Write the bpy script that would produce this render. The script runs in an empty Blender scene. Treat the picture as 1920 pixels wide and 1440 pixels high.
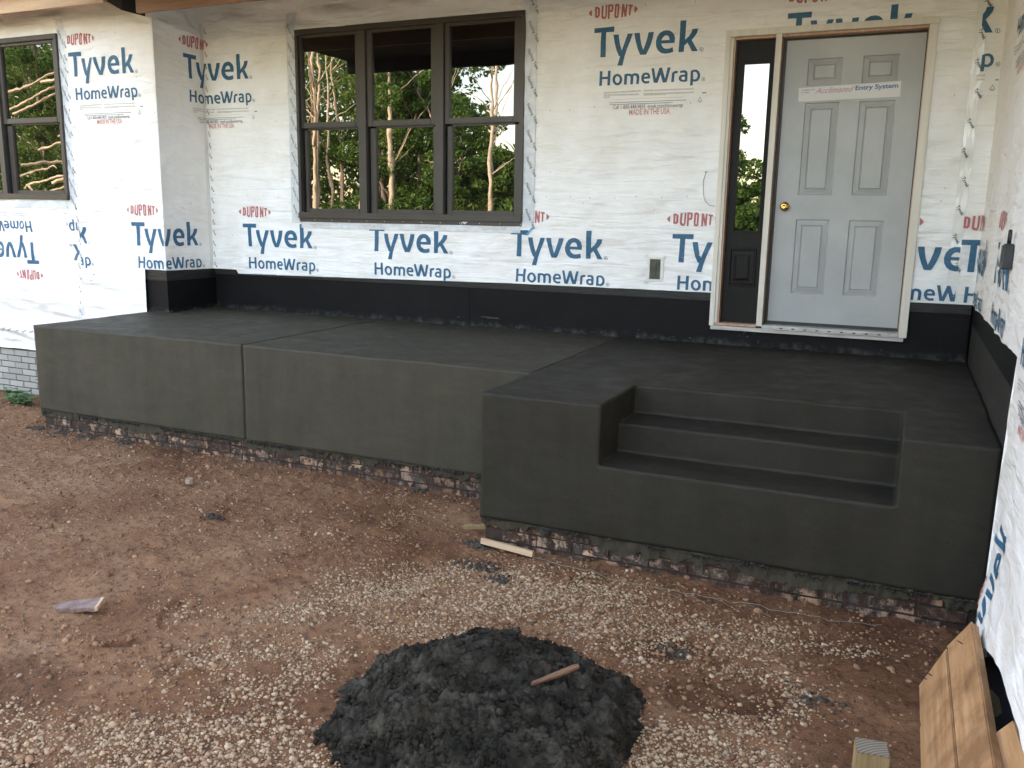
import bpy, bmesh, math, random
import numpy as np
from mathutils import Vector, Matrix, geometry
R = math.radians
rng = np.random.default_rng(7); random.seed(7)
SC = bpy.context.scene
COL = SC.collection

# ------------------------------------------------------------------ camera, sky, sun, exposure
YAW, PITCH, ROLL = .42, .191, .017
cam = bpy.data.objects.new('camera', bpy.data.cameras.new('camera')); COL.objects.link(cam)
fw = Vector((-math.sin(YAW)*math.cos(PITCH), math.cos(YAW)*math.cos(PITCH), -math.sin(PITCH)))
rt = Vector((math.cos(YAW), math.sin(YAW), 0)); up = rt.cross(fw)
rt, up = math.cos(ROLL)*rt+math.sin(ROLL)*up, -math.sin(ROLL)*rt+math.cos(ROLL)*up
m = Matrix((rt, up, -fw)).transposed().to_4x4(); m.translation = Vector((3.054, -6.77, .954))
cam.matrix_world = m
cam.data.sensor_width = 36; cam.data.lens = 36*1627/1920; cam.data.clip_start = .05; cam.data.clip_end = 600
SC.camera = cam

SUN_EL, SUN_AZ = R(22), R(-30)          # low sun behind the house, the front stands in its shade
w = bpy.data.worlds.new('World'); SC.world = w; w.use_nodes = True
nt = w.node_tree; nt.nodes.clear()
sk = nt.nodes.new('ShaderNodeTexSky'); sk.sky_type = 'NISHITA'; sk.sun_disc = False
sk.sun_elevation = SUN_EL; sk.sun_rotation = SUN_AZ; sk.dust_density = 1.0; sk.air_density = 1.0; sk.ozone_density = 1.0
bg = nt.nodes.new('ShaderNodeBackground'); bg.inputs[1].default_value = .15
wo = nt.nodes.new('ShaderNodeOutputWorld')
wb_ = nt.nodes.new('ShaderNodeMix'); wb_.data_type = 'RGBA'; wb_.blend_type = 'MULTIPLY'; wb_.inputs[0].default_value = 1; wb_.inputs[7].default_value = (1.27, .985, .81, 1)   # camera white balance
nt.links.new(sk.outputs[0], wb_.inputs[6]); nt.links.new(wb_.outputs[2], bg.inputs[0]); nt.links.new(bg.outputs[0], wo.inputs[0])
sl = bpy.data.lights.new('sun', 'SUN'); sl.energy = 2.0; sl.angle = R(.5); sl.color = (1, .88, .70)
so = bpy.data.objects.new('sun', sl); COL.objects.link(so)
sd = Vector((math.sin(SUN_AZ)*math.cos(SUN_EL), math.cos(SUN_AZ)*math.cos(SUN_EL), math.sin(SUN_EL)))
so.rotation_euler = sd.to_track_quat('Z', 'Y').to_euler(); so.location = (0, 20, 15)
vs = SC.view_settings; vs.view_transform = 'Standard'; vs.look = 'None'; vs.gamma = 1; vs.use_curve_mapping = False
vs.exposure = 3.46
SC.cycles.max_bounces = 8; SC.cycles.diffuse_bounces = 5

# ------------------------------------------------------------------ numpy noise
def _h(i, j, s):
    i = i.astype(np.uint64); j = j.astype(np.uint64)
    n = (i*np.uint64(374761393)+j*np.uint64(668265263)+np.uint64(s)*np.uint64(2246822519)) & np.uint64(0xffffffff)
    n = ((n ^ (n >> np.uint64(13)))*np.uint64(1274126177)) & np.uint64(0xffffffff)
    return ((n ^ (n >> np.uint64(16))) & np.uint64(0xffff)).astype(float)/65535.
def vn(x, y, s=0):
    x = np.asarray(x, float)+5000.; y = np.asarray(y, float)+5000.
    i = np.floor(x); j = np.floor(y); u = x-i; v = y-j; u = u*u*(3-2*u); v = v*v*(3-2*v)
    a = _h(i, j, s); b = _h(i+1, j, s); c = _h(i, j+1, s); d = _h(i+1, j+1, s)
    return (a*(1-u)+b*u)*(1-v)+(c*(1-u)+d*u)*v*1.0-.5
def fbm(x, y, s=0, o=4, g=.5):
    t = 0; a = 1.
    for k in range(o):
        t = t+a*vn(x*2**k+k*17.3, y*2**k-k*9.1, s+k); a *= g
    return t
def worley(x, y, s=0):
    x = np.asarray(x, float)+5000.; y = np.asarray(y, float)+5000.
    i = np.floor(x); j = np.floor(y); best = np.full(x.shape, 9.)
    for di in (-1, 0, 1):
        for dj in (-1, 0, 1):
            a = i+di; b = j+dj
            px = a+_h(a, b, s); py = b+_h(a, b, s+31)
            best = np.minimum(best, (px-x)**2+(py-y)**2)
    return np.sqrt(best)
def sst(a, b, x):
    t = np.clip((x-a)/(b-a), 0, 1); return t*t*(3-2*t)

# ------------------------------------------------------------------ mesh helpers
def mesh_from(name, V, F, mats, smooth=False, fm=None):
    me = bpy.data.meshes.new(name)
    V = np.asarray(V, float)
    if isinstance(F, np.ndarray):
        n, k = F.shape
        me.vertices.add(len(V)); me.vertices.foreach_set('co', V.ravel())
        me.loops.add(n*k); me.loops.foreach_set('vertex_index', F.ravel().astype(np.int32))
        me.polygons.add(n); me.polygons.foreach_set('loop_start', np.arange(0, n*k, k, dtype=np.int32))
        try: me.polygons.foreach_set('loop_total', np.full(n, k, dtype=np.int32))
        except Exception: pass
        me.update(calc_edges=True); me.validate()
    else:
        me.from_pydata([tuple(v) for v in V], [], F)
    for mm in (mats if isinstance(mats, (list, tuple)) else [mats]): me.materials.append(mm)
    if fm is not None: me.polygons.foreach_set('material_index', np.asarray(fm, dtype=np.int32))
    if smooth: me.polygons.foreach_set('use_smooth', np.ones(len(me.polygons), dtype=bool))
    me.update(); return me
def link(name, me, parent=None, loc=None, rot=None):
    o = bpy.data.objects.new(name, me); COL.objects.link(o)
    if loc is not None: o.location = loc
    if rot is not None: o.rotation_euler = rot
    if parent: o.parent = parent
    return o
def thing(name, label, cat, loc=(0, 0, 0), group=None):
    o = bpy.data.objects.new(name, None); COL.objects.link(o); o.location = loc; o.empty_display_size = .2
    return tag(o, label, cat, group)
def tag(o, label, cat, group=None):
    o['label'] = label; o['category'] = cat
    if group: o['group'] = group
    return o
BOXF = [(0, 3, 2, 1), (4, 5, 6, 7), (0, 1, 5, 4), (1, 2, 6, 5), (2, 3, 7, 6), (3, 0, 4, 7)]
class MB:
    def __init__(s): s.v = []; s.f = []; s.m = []; s.p = []
    def add(s, V, F, mi=0):
        s.p.append((V, F, mi)); n = len(s.v); s.v += [tuple(v) for v in V]; s.f += [tuple(i+n for i in f) for f in F]; s.m += [mi]*len(F); return s
    def box(s, x0, x1, y0, y1, z0, z1, mi=0):
        x0, x1 = sorted((x0, x1)); y0, y1 = sorted((y0, y1)); z0, z1 = sorted((z0, z1))
        return s.add([(x0, y0, z0), (x1, y0, z0), (x1, y1, z0), (x0, y1, z0), (x0, y0, z1), (x1, y0, z1), (x1, y1, z1), (x0, y1, z1)], BOXF, mi)
    def tube(s, pts, rad, n=8, mi=0, cap=True):
        P = [Vector(p) for p in pts]; V = []; a = None
        for i, p in enumerate(P):
            t = (P[min(i+1, len(P)-1)]-P[max(i-1, 0)]).normalized()
            if a is None: a = t.orthogonal().normalized()
            a = (a-t*a.dot(t)).normalized(); b = t.cross(a); r = rad[i] if hasattr(rad, '__len__') else rad
            V += [p+(a*math.cos(k*2*math.pi/n)+b*math.sin(k*2*math.pi/n))*r for k in range(n)]
        F = [(i*n+k, i*n+(k+1) % n, (i+1)*n+(k+1) % n, (i+1)*n+k) for i in range(len(P)-1) for k in range(n)]
        if cap: F += [tuple(range(n))[::-1], tuple((len(P)-1)*n+k for k in range(n))]
        return s.add(V, F, mi)
    def build(s, name, mats, parent=None, bevel=0, smooth=False, seg=2, split=False):
        if split:                      # every piece laid down becomes a part of its own
            for V, F, mi in s.p: o = MB().add(V, F, mi).build(name, mats, parent, bevel, smooth, seg)
            return o
        me = mesh_from(name, s.v, s.f, mats, fm=s.m)
        if bevel:
            bm = bmesh.new(); bm.from_mesh(me)
            bmesh.ops.bevel(bm, geom=[e for e in bm.edges if e.is_manifold and e.calc_face_angle(0) > .3], offset=bevel, segments=seg, affect='EDGES', clamp_overlap=True)
            bm.to_mesh(me); bm.free()
        if smooth:
            for p in me.polygons: p.use_smooth = True
        return link(name, me, parent)

# ------------------------------------------------------------------ materials
def mat(name, col=(.5, .5, .5), rough=.6, spec=.5, metal=0):
    M = bpy.data.materials.new(name); M.use_nodes = True; n = M.node_tree
    b = n.nodes['Principled BSDF']; b.inputs['Base Color'].default_value = (*col, 1); b.inputs['Roughness'].default_value = rough
    b.inputs['Specular IOR Level'].default_value = spec; b.inputs['Metallic'].default_value = metal
    return M, n, b
def N(n, t, **k):
    x = n.nodes.new(t)
    for a, v in k.items():
        if a[0] == '_': x.inputs[int(a[1:])].default_value = v
        else: setattr(x, a, v)
    return x
def noise(n, scale, detail=6, rough=.6, vec=None, stretch=None, w3='Object'):
    mp = N(n, 'ShaderNodeMapping')
    src = N(n, 'ShaderNodeNewGeometry').outputs['Position'] if w3 == 'World' else N(n, 'ShaderNodeTexCoord').outputs[w3]
    n.links.new(src, mp.inputs[0])
    if stretch: mp.inputs['Scale'].default_value = stretch
    t = N(n, 'ShaderNodeTexNoise'); t.inputs['Scale'].default_value = scale; t.inputs['Detail'].default_value = detail; t.inputs['Roughness'].default_value = rough
    n.links.new(mp.outputs[0], t.inputs['Vector']); return t.outputs[0]
def ramp(n, src, stops):
    r = N(n, 'ShaderNodeValToRGB'); e = r.color_ramp.elements
    while len(e) < len(stops): e.new(.5)
    for k, (p, c) in enumerate(stops):
        e[k].position = p; e[k].color = (*c, 1) if len(c) == 3 else c
    n.links.new(src, r.inputs[0]); return r.outputs[0]
def g3(v): return (v, v, v)
def mix(n, fac, a, b, mode='MIX'):
    x = N(n, 'ShaderNodeMix', data_type='RGBA', blend_type=mode)
    if isinstance(fac, (int, float)): x.inputs[0].default_value = fac
    else: n.links.new(fac, x.inputs[0])
    for v, i in ((a, 6), (b, 7)):
        if isinstance(v, tuple): x.inputs[i].default_value = (*v, 1)
        else: n.links.new(v, x.inputs[i])
    return x.outputs[2]
def math2(n, op, a, b=None):
    x = N(n, 'ShaderNodeMath', operation=op)
    for v, i in ((a, 0), (b, 1)):
        if v is None: continue
        if isinstance(v, (int, float)): x.inputs[i].default_value = v
        else: n.links.new(v, x.inputs[i])
    return x.outputs[0]
def bump(n, b, h, dist, strength=1.0, prev=None):
    x = N(n, 'ShaderNodeBump'); x.inputs['Distance'].default_value = dist; x.inputs['Strength'].default_value = strength
    n.links.new(h, x.inputs['Height'])
    if prev: n.links.new(prev, x.inputs['Normal'])
    n.links.new(x.outputs[0], b.inputs['Normal']); return x.outputs[0]
def simple(name, c1, c2, scale=8, rough=.6, bd=.002, bs=40, stretch=None, spec=.4, metal=0):
    M, n, b = mat(name, c1, rough, spec, metal)
    n.links.new(ramp(n, noise(n, scale, 6, .6, stretch=stretch), [(.35, c1), (.65, c2)]), b.inputs['Base Color'])
    if bd: bump(n, b, noise(n, bs, 4, .6, stretch=stretch), bd)
    return M

# house wrap: soft white spun sheet with creases and grime
M_wrap, n, b = mat('wrap_sheet', (.8, .8, .79), .42, .35)
c = ramp(n, noise(n, 2.2, 7, .65), [(.3, (.74, .72, .68)), (.6, (.84, .84, .83))])
c = mix(n, ramp(n, noise(n, 26, 5, .7), [(.62, g3(0)), (.78, g3(.35))]), c, (.62, .55, .48))
n.links.new(c, b.inputs['Base Color'])
p1 = bump(n, b, noise(n, 5.5, 3, .5, stretch=(1, 1, 1.7)), .02, .6)
mp_ = N(n, 'ShaderNodeMapping'); mp_.inputs['Rotation'].default_value = (0, R(48), 0); mp_.inputs['Scale'].default_value = (1.0, 1.6, 7); tc_ = N(n, 'ShaderNodeTexCoord'); n.links.new(tc_.outputs['Object'], mp_.inputs[0])
nz_ = N(n, 'ShaderNodeTexNoise'); nz_.inputs['Scale'].default_value = 1.7; nz_.inputs['Detail'].default_value = 4; nz_.inputs['Distortion'].default_value = .6; n.links.new(mp_.outputs[0], nz_.inputs['Vector'])
p2 = bump(n, b, nz_.outputs[0], .035, .75, p1)
bump(n, b, noise(n, 160, 3, .6), .0008, .4, p2)
def ink(name, c):
    M, n, b = mat(name, c, .5, .3)
    n.links.new(ramp(n, noise(n, 60, 4, .7), [(.25, tuple(min(1, x*1.35+.012) for x in c)), (.6, c)]), b.inputs['Base Color']); return M
M_navy = ink('ink_blue', (.030, .104, .185)); M_red = ink('ink_red', (.40, .13, .125)); M_pale = ink('ink_grey', (.50, .49, .47))
M_mid = ink('ink_midgrey', (.17, .18, .19)); M_palered = ink('ink_pale_red', (.52, .23, .22))
M_cyan = ink('ink_cyan', (.05, .28, .5)); M_black = ink('ink_black', (.03, .03, .035))
M_tape, n, b = mat('flashing_tape', (.60, .63, .66), .3, .5)
n.links.new(ramp(n, noise(n, 18, 5, .6), [(.3, (.5, .53, .56)), (.7, (.68, .70, .72))]), b.inputs['Base Color'])
bump(n, b, noise(n, 30, 4, .6), .004, .5)
M_seam, n, b = mat('seam_tape', (.74, .74, .72), .16, .6)
bump(n, b, noise(n, 26, 4, .6, stretch=(1, 1, .35)), .008, .8)

# fresh wet concrete
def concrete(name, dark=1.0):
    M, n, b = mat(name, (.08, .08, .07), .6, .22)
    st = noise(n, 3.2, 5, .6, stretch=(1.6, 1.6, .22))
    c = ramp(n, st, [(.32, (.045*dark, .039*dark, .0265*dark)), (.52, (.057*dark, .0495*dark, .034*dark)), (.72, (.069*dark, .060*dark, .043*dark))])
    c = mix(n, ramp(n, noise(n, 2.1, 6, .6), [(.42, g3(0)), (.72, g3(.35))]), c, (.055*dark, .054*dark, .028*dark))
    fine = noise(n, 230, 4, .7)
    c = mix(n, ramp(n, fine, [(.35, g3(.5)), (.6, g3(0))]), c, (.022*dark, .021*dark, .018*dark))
    vo = N(n, 'ShaderNodeTexVoronoi'); vo.inputs['Scale'].default_value = 24; tc = N(n, 'ShaderNodeTexCoord'); n.links.new(tc.outputs['Object'], vo.inputs['Vector'])
    pit = ramp(n, vo.outputs['Distance'], [(.0, g3(1)), (.07, g3(1)), (.11, g3(0))])
    pitm = math2(n, 'MULTIPLY', pit, ramp(n, noise(n, 7, 2, .5), [(.52, g3(0)), (.6, g3(1))]))
    mp2 = N(n, 'ShaderNodeMapping'); mp2.inputs['Rotation'].default_value = (.3, .5, .6); mp2.inputs['Scale'].default_value = (.8, 5, 3); n.links.new(tc.outputs['Object'], mp2.inputs[0])
    sw = N(n, 'ShaderNodeTexNoise'); sw.inputs['Scale'].default_value = 1.6; sw.inputs['Detail'].default_value = 5; sw.inputs['Distortion'].default_value = 1.8; n.links.new(mp2.outputs[0], sw.inputs['Vector'])
    c = mix(n, ramp(n, sw.outputs[0], [(.5, g3(0)), (.75, g3(.16))]), c, (.090*dark, .079*dark, .057*dark))
    c = mix(n, pitm, c, (.010, .010, .009))
    n.links.new(c, b.inputs['Base Color'])
    n.links.new(ramp(n, noise(n, 5, 4, .6), [(.3, g3(.5)), (.7, g3(.78))]), b.inputs['Roughness'])
    q = bump(n, b, noise(n, 6, 3, .5), .014, .6); q = bump(n, b, sw.outputs[0], .003, .5, q)
    bump(n, b, fine, .0016, .8, q); return M
M_conc = concrete('wet_concrete'); M_conc2 = concrete('shaded_concrete', .48); M_edge = concrete('trowelled_edge', 3.0); M_edge2 = concrete('trowelled_edge_shaded', 1.5); M_smear = concrete('mortar', 1.05)  # right slab's copies are darker: the wing's shade put into their colour
M_pile, n, b = mat('fresh_concrete_heap', (.035, .036, .034), .8, .12)
c = ramp(n, noise(n, 9, 6, .65), [(.3, (.014, .013, .010)), (.5, (.035, .031, .0235)), (.68, (.098, .088, .068))])
c = mix(n, ramp(n, noise(n, 4, 3, .5), [(.6, g3(0)), (.75, g3(.5))]), c, (.030, .028, .017))
n.links.new(c, b.inputs['Base Color']); bump(n, b, noise(n, 170, 6, .8), .010, 1.0)
M_spill = simple('spilt_mix', (.032, .027, .020), (.075, .064, .048), 30, .9, .003, 60)
# black waterproofing
M_memb, n, b = mat('black_membrane', (.012, .013, .015), .6, .16)
c = ramp(n, noise(n, 3, 6, .65), [(.3, (.0025, .0025, .003)), (.7, (.006, .006, .0065))])
sp = ramp(n, noise(n, 55, 5, .75), [(.70, g3(0)), (.74, g3(1))])
lo = N(n, 'ShaderNodeSeparateXYZ'); tc = N(n, 'ShaderNodeTexCoord'); n.links.new(tc.outputs['Object'], lo.inputs[0])
low = ramp(n, math2(n, 'ADD', lo.outputs[2], math2(n, 'MULTIPLY', noise(n, 6, 4, .6), .09)), [(.0, g3(1)), (.045, g3(1)), (.10, g3(.0))])
c = mix(n, math2(n, 'MULTIPLY', sp, .55), c, (.28, .28, .27))
c = mix(n, math2(n, 'MULTIPLY', low, ramp(n, noise(n, 20, 5, .7), [(.45, g3(0)), (.68, g3(.45))])), c, (.15, .15, .14))
n.links.new(c, b.inputs['Base Color']); bump(n, b, noise(n, 8, 5, .6), .006, .5)
M_band = simple('black_rim_board', (.004, .004, .004), (.022, .020, .018), 22, .45, .004, 45, stretch=(.25, .25, 3), spec=.35)
M_band2, n, b = mat('scuffed_coating', (.03, .03, .027), .65, .3)
c = ramp(n, noise(n, 4, 7, .7, stretch=(1, .5, 1.5)), [(.3, (.012, .012, .011)), (.6, (.024, .023, .020)), (.82, (.06, .056, .05))])
n.links.new(c, b.inputs['Base Color']); bump(n, b, noise(n, 14, 5, .6), .006, .5)
M_bronze = simple('bronze_frame', (.050, .043, .037), (.060, .052, .045), 5, .38, 0)
M_core = simple('dark_sheathing', (.02, .018, .016), (.03, .028, .025), 5, .9, 0)
M_inside = simple('dark_interior', (.006, .006, .006), (.012, .012, .012), 3, .9, 0)
M_door = simple('primed_grey_door', (.35, .36, .355), (.42, .43, .42), 2.2, .45, .0006, 60)
M_doorline = simple('door_groove', (.26, .21, .22), (.22, .23, .24), 4, .5, 0)
M_trim = simple('primed_trim', (.60, .56, .48), (.68, .64, .56), 6, .5, .001, 30, stretch=(4, 4, .3))
M_jamb = simple('bare_pine_jamb', (.36, .22, .14), (.50, .34, .24), 9, .6, .001, 30, stretch=(6, 6, .3))
M_dkbrown = simple('espresso_sidelight', (.006, .005, .005), (.011, .009, .0085), 12, .5, .001, 60, stretch=(6, 6, .4), spec=.2)
M_sill = simple('worn_threshold', (.36, .34, .31), (.55, .53, .49), 16, .4, .002, 40, stretch=(.4, 3, 3))
M_brass, n, b = mat('brass', (.65, .42, .13), .22, .5, 1)
M_sticker = simple('paper_label', (.62, .62, .60), (.66, .66, .65), 5, .5, 0)
M_plast = simple('white_plastic', (.62, .64, .60), (.70, .72, .68), 8, .4, 0)
M_dkplast = simple('dark_plastic', (.018, .02, .022), (.03, .032, .036), 12, .4, .001, 60)
M_steel, n, b = mat('steel', (.6, .6, .6), .3, .5, 1)
M_green = simple('muddy_box', (.05, .05, .035), (.10, .10, .07), 24, .6, .002, 60)
M_lumber, n, b = mat('form_lumber', (.5, .3, .14), .6, .3)
c = ramp(n, noise(n, 5, 6, .6, stretch=(7, .5, 7)), [(.3, (.28, .15, .065)), (.55, (.42, .24, .115)), (.75, (.50, .32, .17))])
c = mix(n, ramp(n, noise(n, 3.5, 5, .6, stretch=(1.5, 1, 1)), [(.50, g3(0)), (.66, g3(.75))]), c, (.17, .085, .038))
n.links.new(c, b.inputs['Base Color']); bump(n, b, noise(n, 12, 5, .6, stretch=(7, .6, 7)), .002, .7)
M_endg = simple('end_grain', (.62, .48, .30), (.70, .58, .38), 30, .6, .002, 60, stretch=(1, 1, 5))
M_pine = simple('pine_lath', (.42, .28, .17), (.52, .38, .25), 10, .6, .001, 30, stretch=(.4, 3, 3))
M_weather = simple('weathered_pine', (.20, .14, .065), (.30, .215, .105), 14, .7, .002, 40, stretch=(5, 5, .6))
M_beam = simple('eave_lumber', (.46, .30, .18), (.62, .44, .27), 4, .6, .002, 20, stretch=(.3, 4, 4))
M_beam2 = simple('eave_lumber_brown', (.24, .13, .08), (.34, .20, .13), 4, .6, .002, 20, stretch=(.3, 4, 4))
M_soff = simple('roof_deck', (.02, .018, .016), (.035, .03, .026), 3, .8, 0)
M_roof = simple('roof_shingle', (.05, .05, .05), (.09, .085, .08), 12, .9, 0)
M_bark = simple('grey_bark', (.13, .08, .07), (.24, .17, .145), 30, .8, .003, 60, stretch=(1, 1, 1))
M_scrap = simple('split_wood', (.10, .05, .028), (.24, .135, .075), 20, .6, .002, 40, stretch=(.3, 4, 4))
# glass: dark double glazing, mirrors what stands in front of the house
M_glass = bpy.data.materials.new('window_glass'); M_glass.use_nodes = True; n = M_glass.node_tree; n.nodes.clear()
out = N(n, 'ShaderNodeOutputMaterial'); gl = N(n, 'ShaderNodeBsdfGlossy'); gl.inputs['Roughness'].default_value = .006; gl.inputs['Color'].default_value = (.93, .96, .95, 1)
df = N(n, 'ShaderNodeBsdfDiffuse'); df.inputs['Color'].default_value = (.004, .004, .004, 1)
mx = N(n, 'ShaderNodeMixShader'); mx.inputs[0].default_value = .17
bp = N(n, 'ShaderNodeBump'); bp.inputs['Distance'].default_value = .004; bp.inputs['Strength'].default_value = .11
n.links.new(noise(n, 3.0, 2, .5), bp.inputs['Height']); n.links.new(bp.outputs[0], gl.inputs['Normal'])
n.links.new(df.outputs[0], mx.inputs[1]); n.links.new(gl.outputs[0], mx.inputs[2]); n.links.new(mx.outputs[0], out.inputs[0])
def varied(name, cols, rough=.85, bd=.003, bs=60, attr=False):
    M, n, b = mat(name, cols[0], rough, .25)
    oi = N(n, 'ShaderNodeObjectInfo') if not attr else N(n, 'ShaderNodeAttribute', attribute_name='rnd')
    src = oi.outputs['Random'] if not attr else oi.outputs['Fac']
    c = ramp(n, src, [(k/(len(cols)-1), cc) for k, cc in enumerate(cols)])
    n.links.new(c, b.inputs['Base Color'])
    if bd: bump(n, b, noise(n, bs, 4, .6), bd)
    return M, n, b, c
M_gbrick, n, b, c = varied('grey_painted_brick', [(.28, .27, .24), (.34, .33, .295), (.38, .365, .325)])
c2 = mix(n, ramp(n, noise(n, 14, 5, .7), [(.58, g3(0)), (.75, g3(.6))]), c, (.22, .19, .16)); n.links.new(c2, b.inputs['Base Color'])
M_obrick, n, b, c = varied('muddy_brick', [(.16, .09, .055), (.34, .21, .13), (.22, .15, .11), (.46, .31, .20)])
c2 = mix(n, ramp(n, noise(n, 7, 7, .72, w3='World'), [(.40, g3(0)), (.47, g3(1)), (.54, g3(1)), (.58, g3(0))]), c, (.035, .020, .014))
c2 = mix(n, ramp(n, noise(n, 4.3, 7, .72, stretch=(1, 1, 1.6), w3='World'), [(.40, g3(.95)), (.48, g3(0))]), c2, (.040, .023, .016))
c2 = mix(n, ramp(n, noise(n, 16, 6, .75, stretch=(2.2, 2.2, .35), w3='World'), [(.50, g3(0)), (.60, g3(.8))]), c2, (.075, .07, .06))
bump(n, b, noise(n, 22, 6, .7, w3='World'), .006, .8)
n.links.new(c2, b.inputs['Base Color']); 
M_joint = simple('muddy_joint', (.02, .013, .009), (.045, .028, .018), 12, .9, .004, 40)
M_gjoint = simple('grey_joint', (.05, .04, .035), (.10, .085, .075), 12, .9, .004, 40)
M_peb, n, b, c = varied('tan_pebble', [(.17, .10, .055), (.32, .215, .13), (.40, .295, .18), (.28, .20, .135), (.48, .37, .245)], attr=True)
M_clod, n, b, c = varied('dirt_clod', [(.13, .068, .036), (.24, .135, .075), (.31, .185, .11)], .95, attr=True)
M_leaf, n, b, c = varied('leaf', [(.045, .10, .022), (.075, .15, .03), (.12, .20, .04), (.17, .21, .06)], .6, 0, attr=True)
tr = N(n, 'ShaderNodeBsdfTranslucent'); n.links.new(c, tr.inputs['Color']); ms = N(n, 'ShaderNodeMixShader'); ms.inputs[0].default_value = .35
n.links.new(b.outputs[0], ms.inputs[1]); n.links.new(tr.outputs[0], ms.inputs[2]); n.links.new(ms.outputs[0], n.nodes['Material Output'].inputs[0])
M_trunk = simple('pale_trunk', (.36, .29, .22), (.62, .53, .42), 3, .8, .02, 14, stretch=(1, 1, .35))
M_dtrunk = simple('grey_trunk', (.12, .10, .08), (.24, .20, .16), 5, .9, .01, 20)

# ------------------------------------------------------------------ key planes of the house
X0, X1, J = -3.27, 3.512, .621        # inner left corner, right wing wall, depth of the left jog
SA, SB = X0-J, X0                     # unrolled coordinate of outer and inner corner
D, E_, F_ = -1.863, -2.579, -1.937    # porch fronts, back of the step notch
XL, XJ, XK, XN, XM = -3.50, -1.30, 1.0, 1.686, 3.116

def disp(s, z):
    a = .0075*fbm(s*2.3+z*1.2, z*2.9-s*.9, 3, 3)+.005*fbm(s*6+z*2, z*7, 9, 2)
    q = fbm(s*2.1+z*2.6, z*1.7-s*.6, 61, 2); a = a+.007*np.clip(.10-np.abs(q), 0, 1)/.10*sst(.0, .25, fbm(s*.9, z*.9, 63, 2)+.12)
    q = fbm(s*3.3-z*1.5, z*2.7+s*1.1, 65, 2); a = a+.005*np.clip(.07-np.abs(q), 0, 1)/.07*sst(.0, .25, fbm(s*1.1, z*1.1, 67, 2)+.08)
    # folds where the sheet is slack: left foot, heads of the windows, bottom of the wing
    f1 = sst(.42, .1, z)*sst(-4.0, -4.3, s)
    a = a+f1*(.018+.045*fbm(s*1.6+z*1.5, z*9.5+s*1.0, 21, 3))
    f2 = sst(2.5, 2.62, z)*sst(X1+.1, X1-.1, s)
    a = a+f2*.08*(fbm(s*2.2+z*3, z*7, 25, 3))
    f3 = sst(X1+2.6, X1+3.0, s)
    a = a+f3*(.02*fbm(s*3, z*1.5, 27, 3)+.05*sst(-.35, -.72, z))
    f4 = sst(.85, .5, z)*sst(X0, X0+.2, s)*sst(X1, X1-.2, s)
    a = a+f4*.010*fbm(s*4.3+z*3, z*7, 29, 2)
    a = a+.015*fbm((s+z*.8)*1.1, (z-s*.8)*6.5, 57, 2)
    g = np.ones_like(a)
    for c in (SA, SB, X1): g = g*sst(0, .07, np.abs(s-c))
    a = a*g
    # soft rounded fold where the sheet turns into the right corner
    return np.maximum(a, -.003)+.0055
def wmap(s, z, off=0.):
    s = np.asarray(s, float); z = np.asarray(z, float); d = disp(s, z)+off
    x = np.where(s < SA, s+J, np.where(s < SB, X0+d, np.where(s < X1, s, X1-d)))
    y = np.where(s < SA, -J-d, np.where(s < SB, s-SB, np.where(s < X1, -d, -(s-X1))))
    y = np.where((s >= SA) & (s < SB), np.minimum(y, -d), y)
    x = np.where((s < SA), np.minimum(x, X0+d), x)
    x = np.where((s >= SB) & (s < X1), np.clip(x, X0+d, X1-d), x)
    y = np.where(s >= X1, np.minimum(y, -d), y)
    return np.stack([x, y, z], -1)
ZB = [(-9, -.5), (-5.8, -.50), (-4.151, -.515), (-4.149, .40), (-4.0, .40), (SB, .39), (-2.96, .39), (-2.955, .352), (-2.5, .356), (-1.4, .372), (-.12, .392), (.83, .397), (3.51, .405), (X1+2.700, .42), (X1+2.712, -.6), (X1+3.1, -.72), (X1+3.3, -.60), (X1+3.8, -.50), (X1+12, -.48)]
def zb(s):
    z = np.interp(s, [a for a, _ in ZB], [b for _, b in ZB])
    return z+.008*fbm(s*3, s*0+.5, 40, 2)*(z < 0)+.0025*fbm(s*9, s*0+.5, 41, 2)
OPEN = [(-2.14, .075, .93, 2.55), (1.735, 3.085, -1, 2.29), (-6.9-J, -4.49-J, 1.07, 2.55), (1.2, 1.31, .48, .64)]

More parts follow.
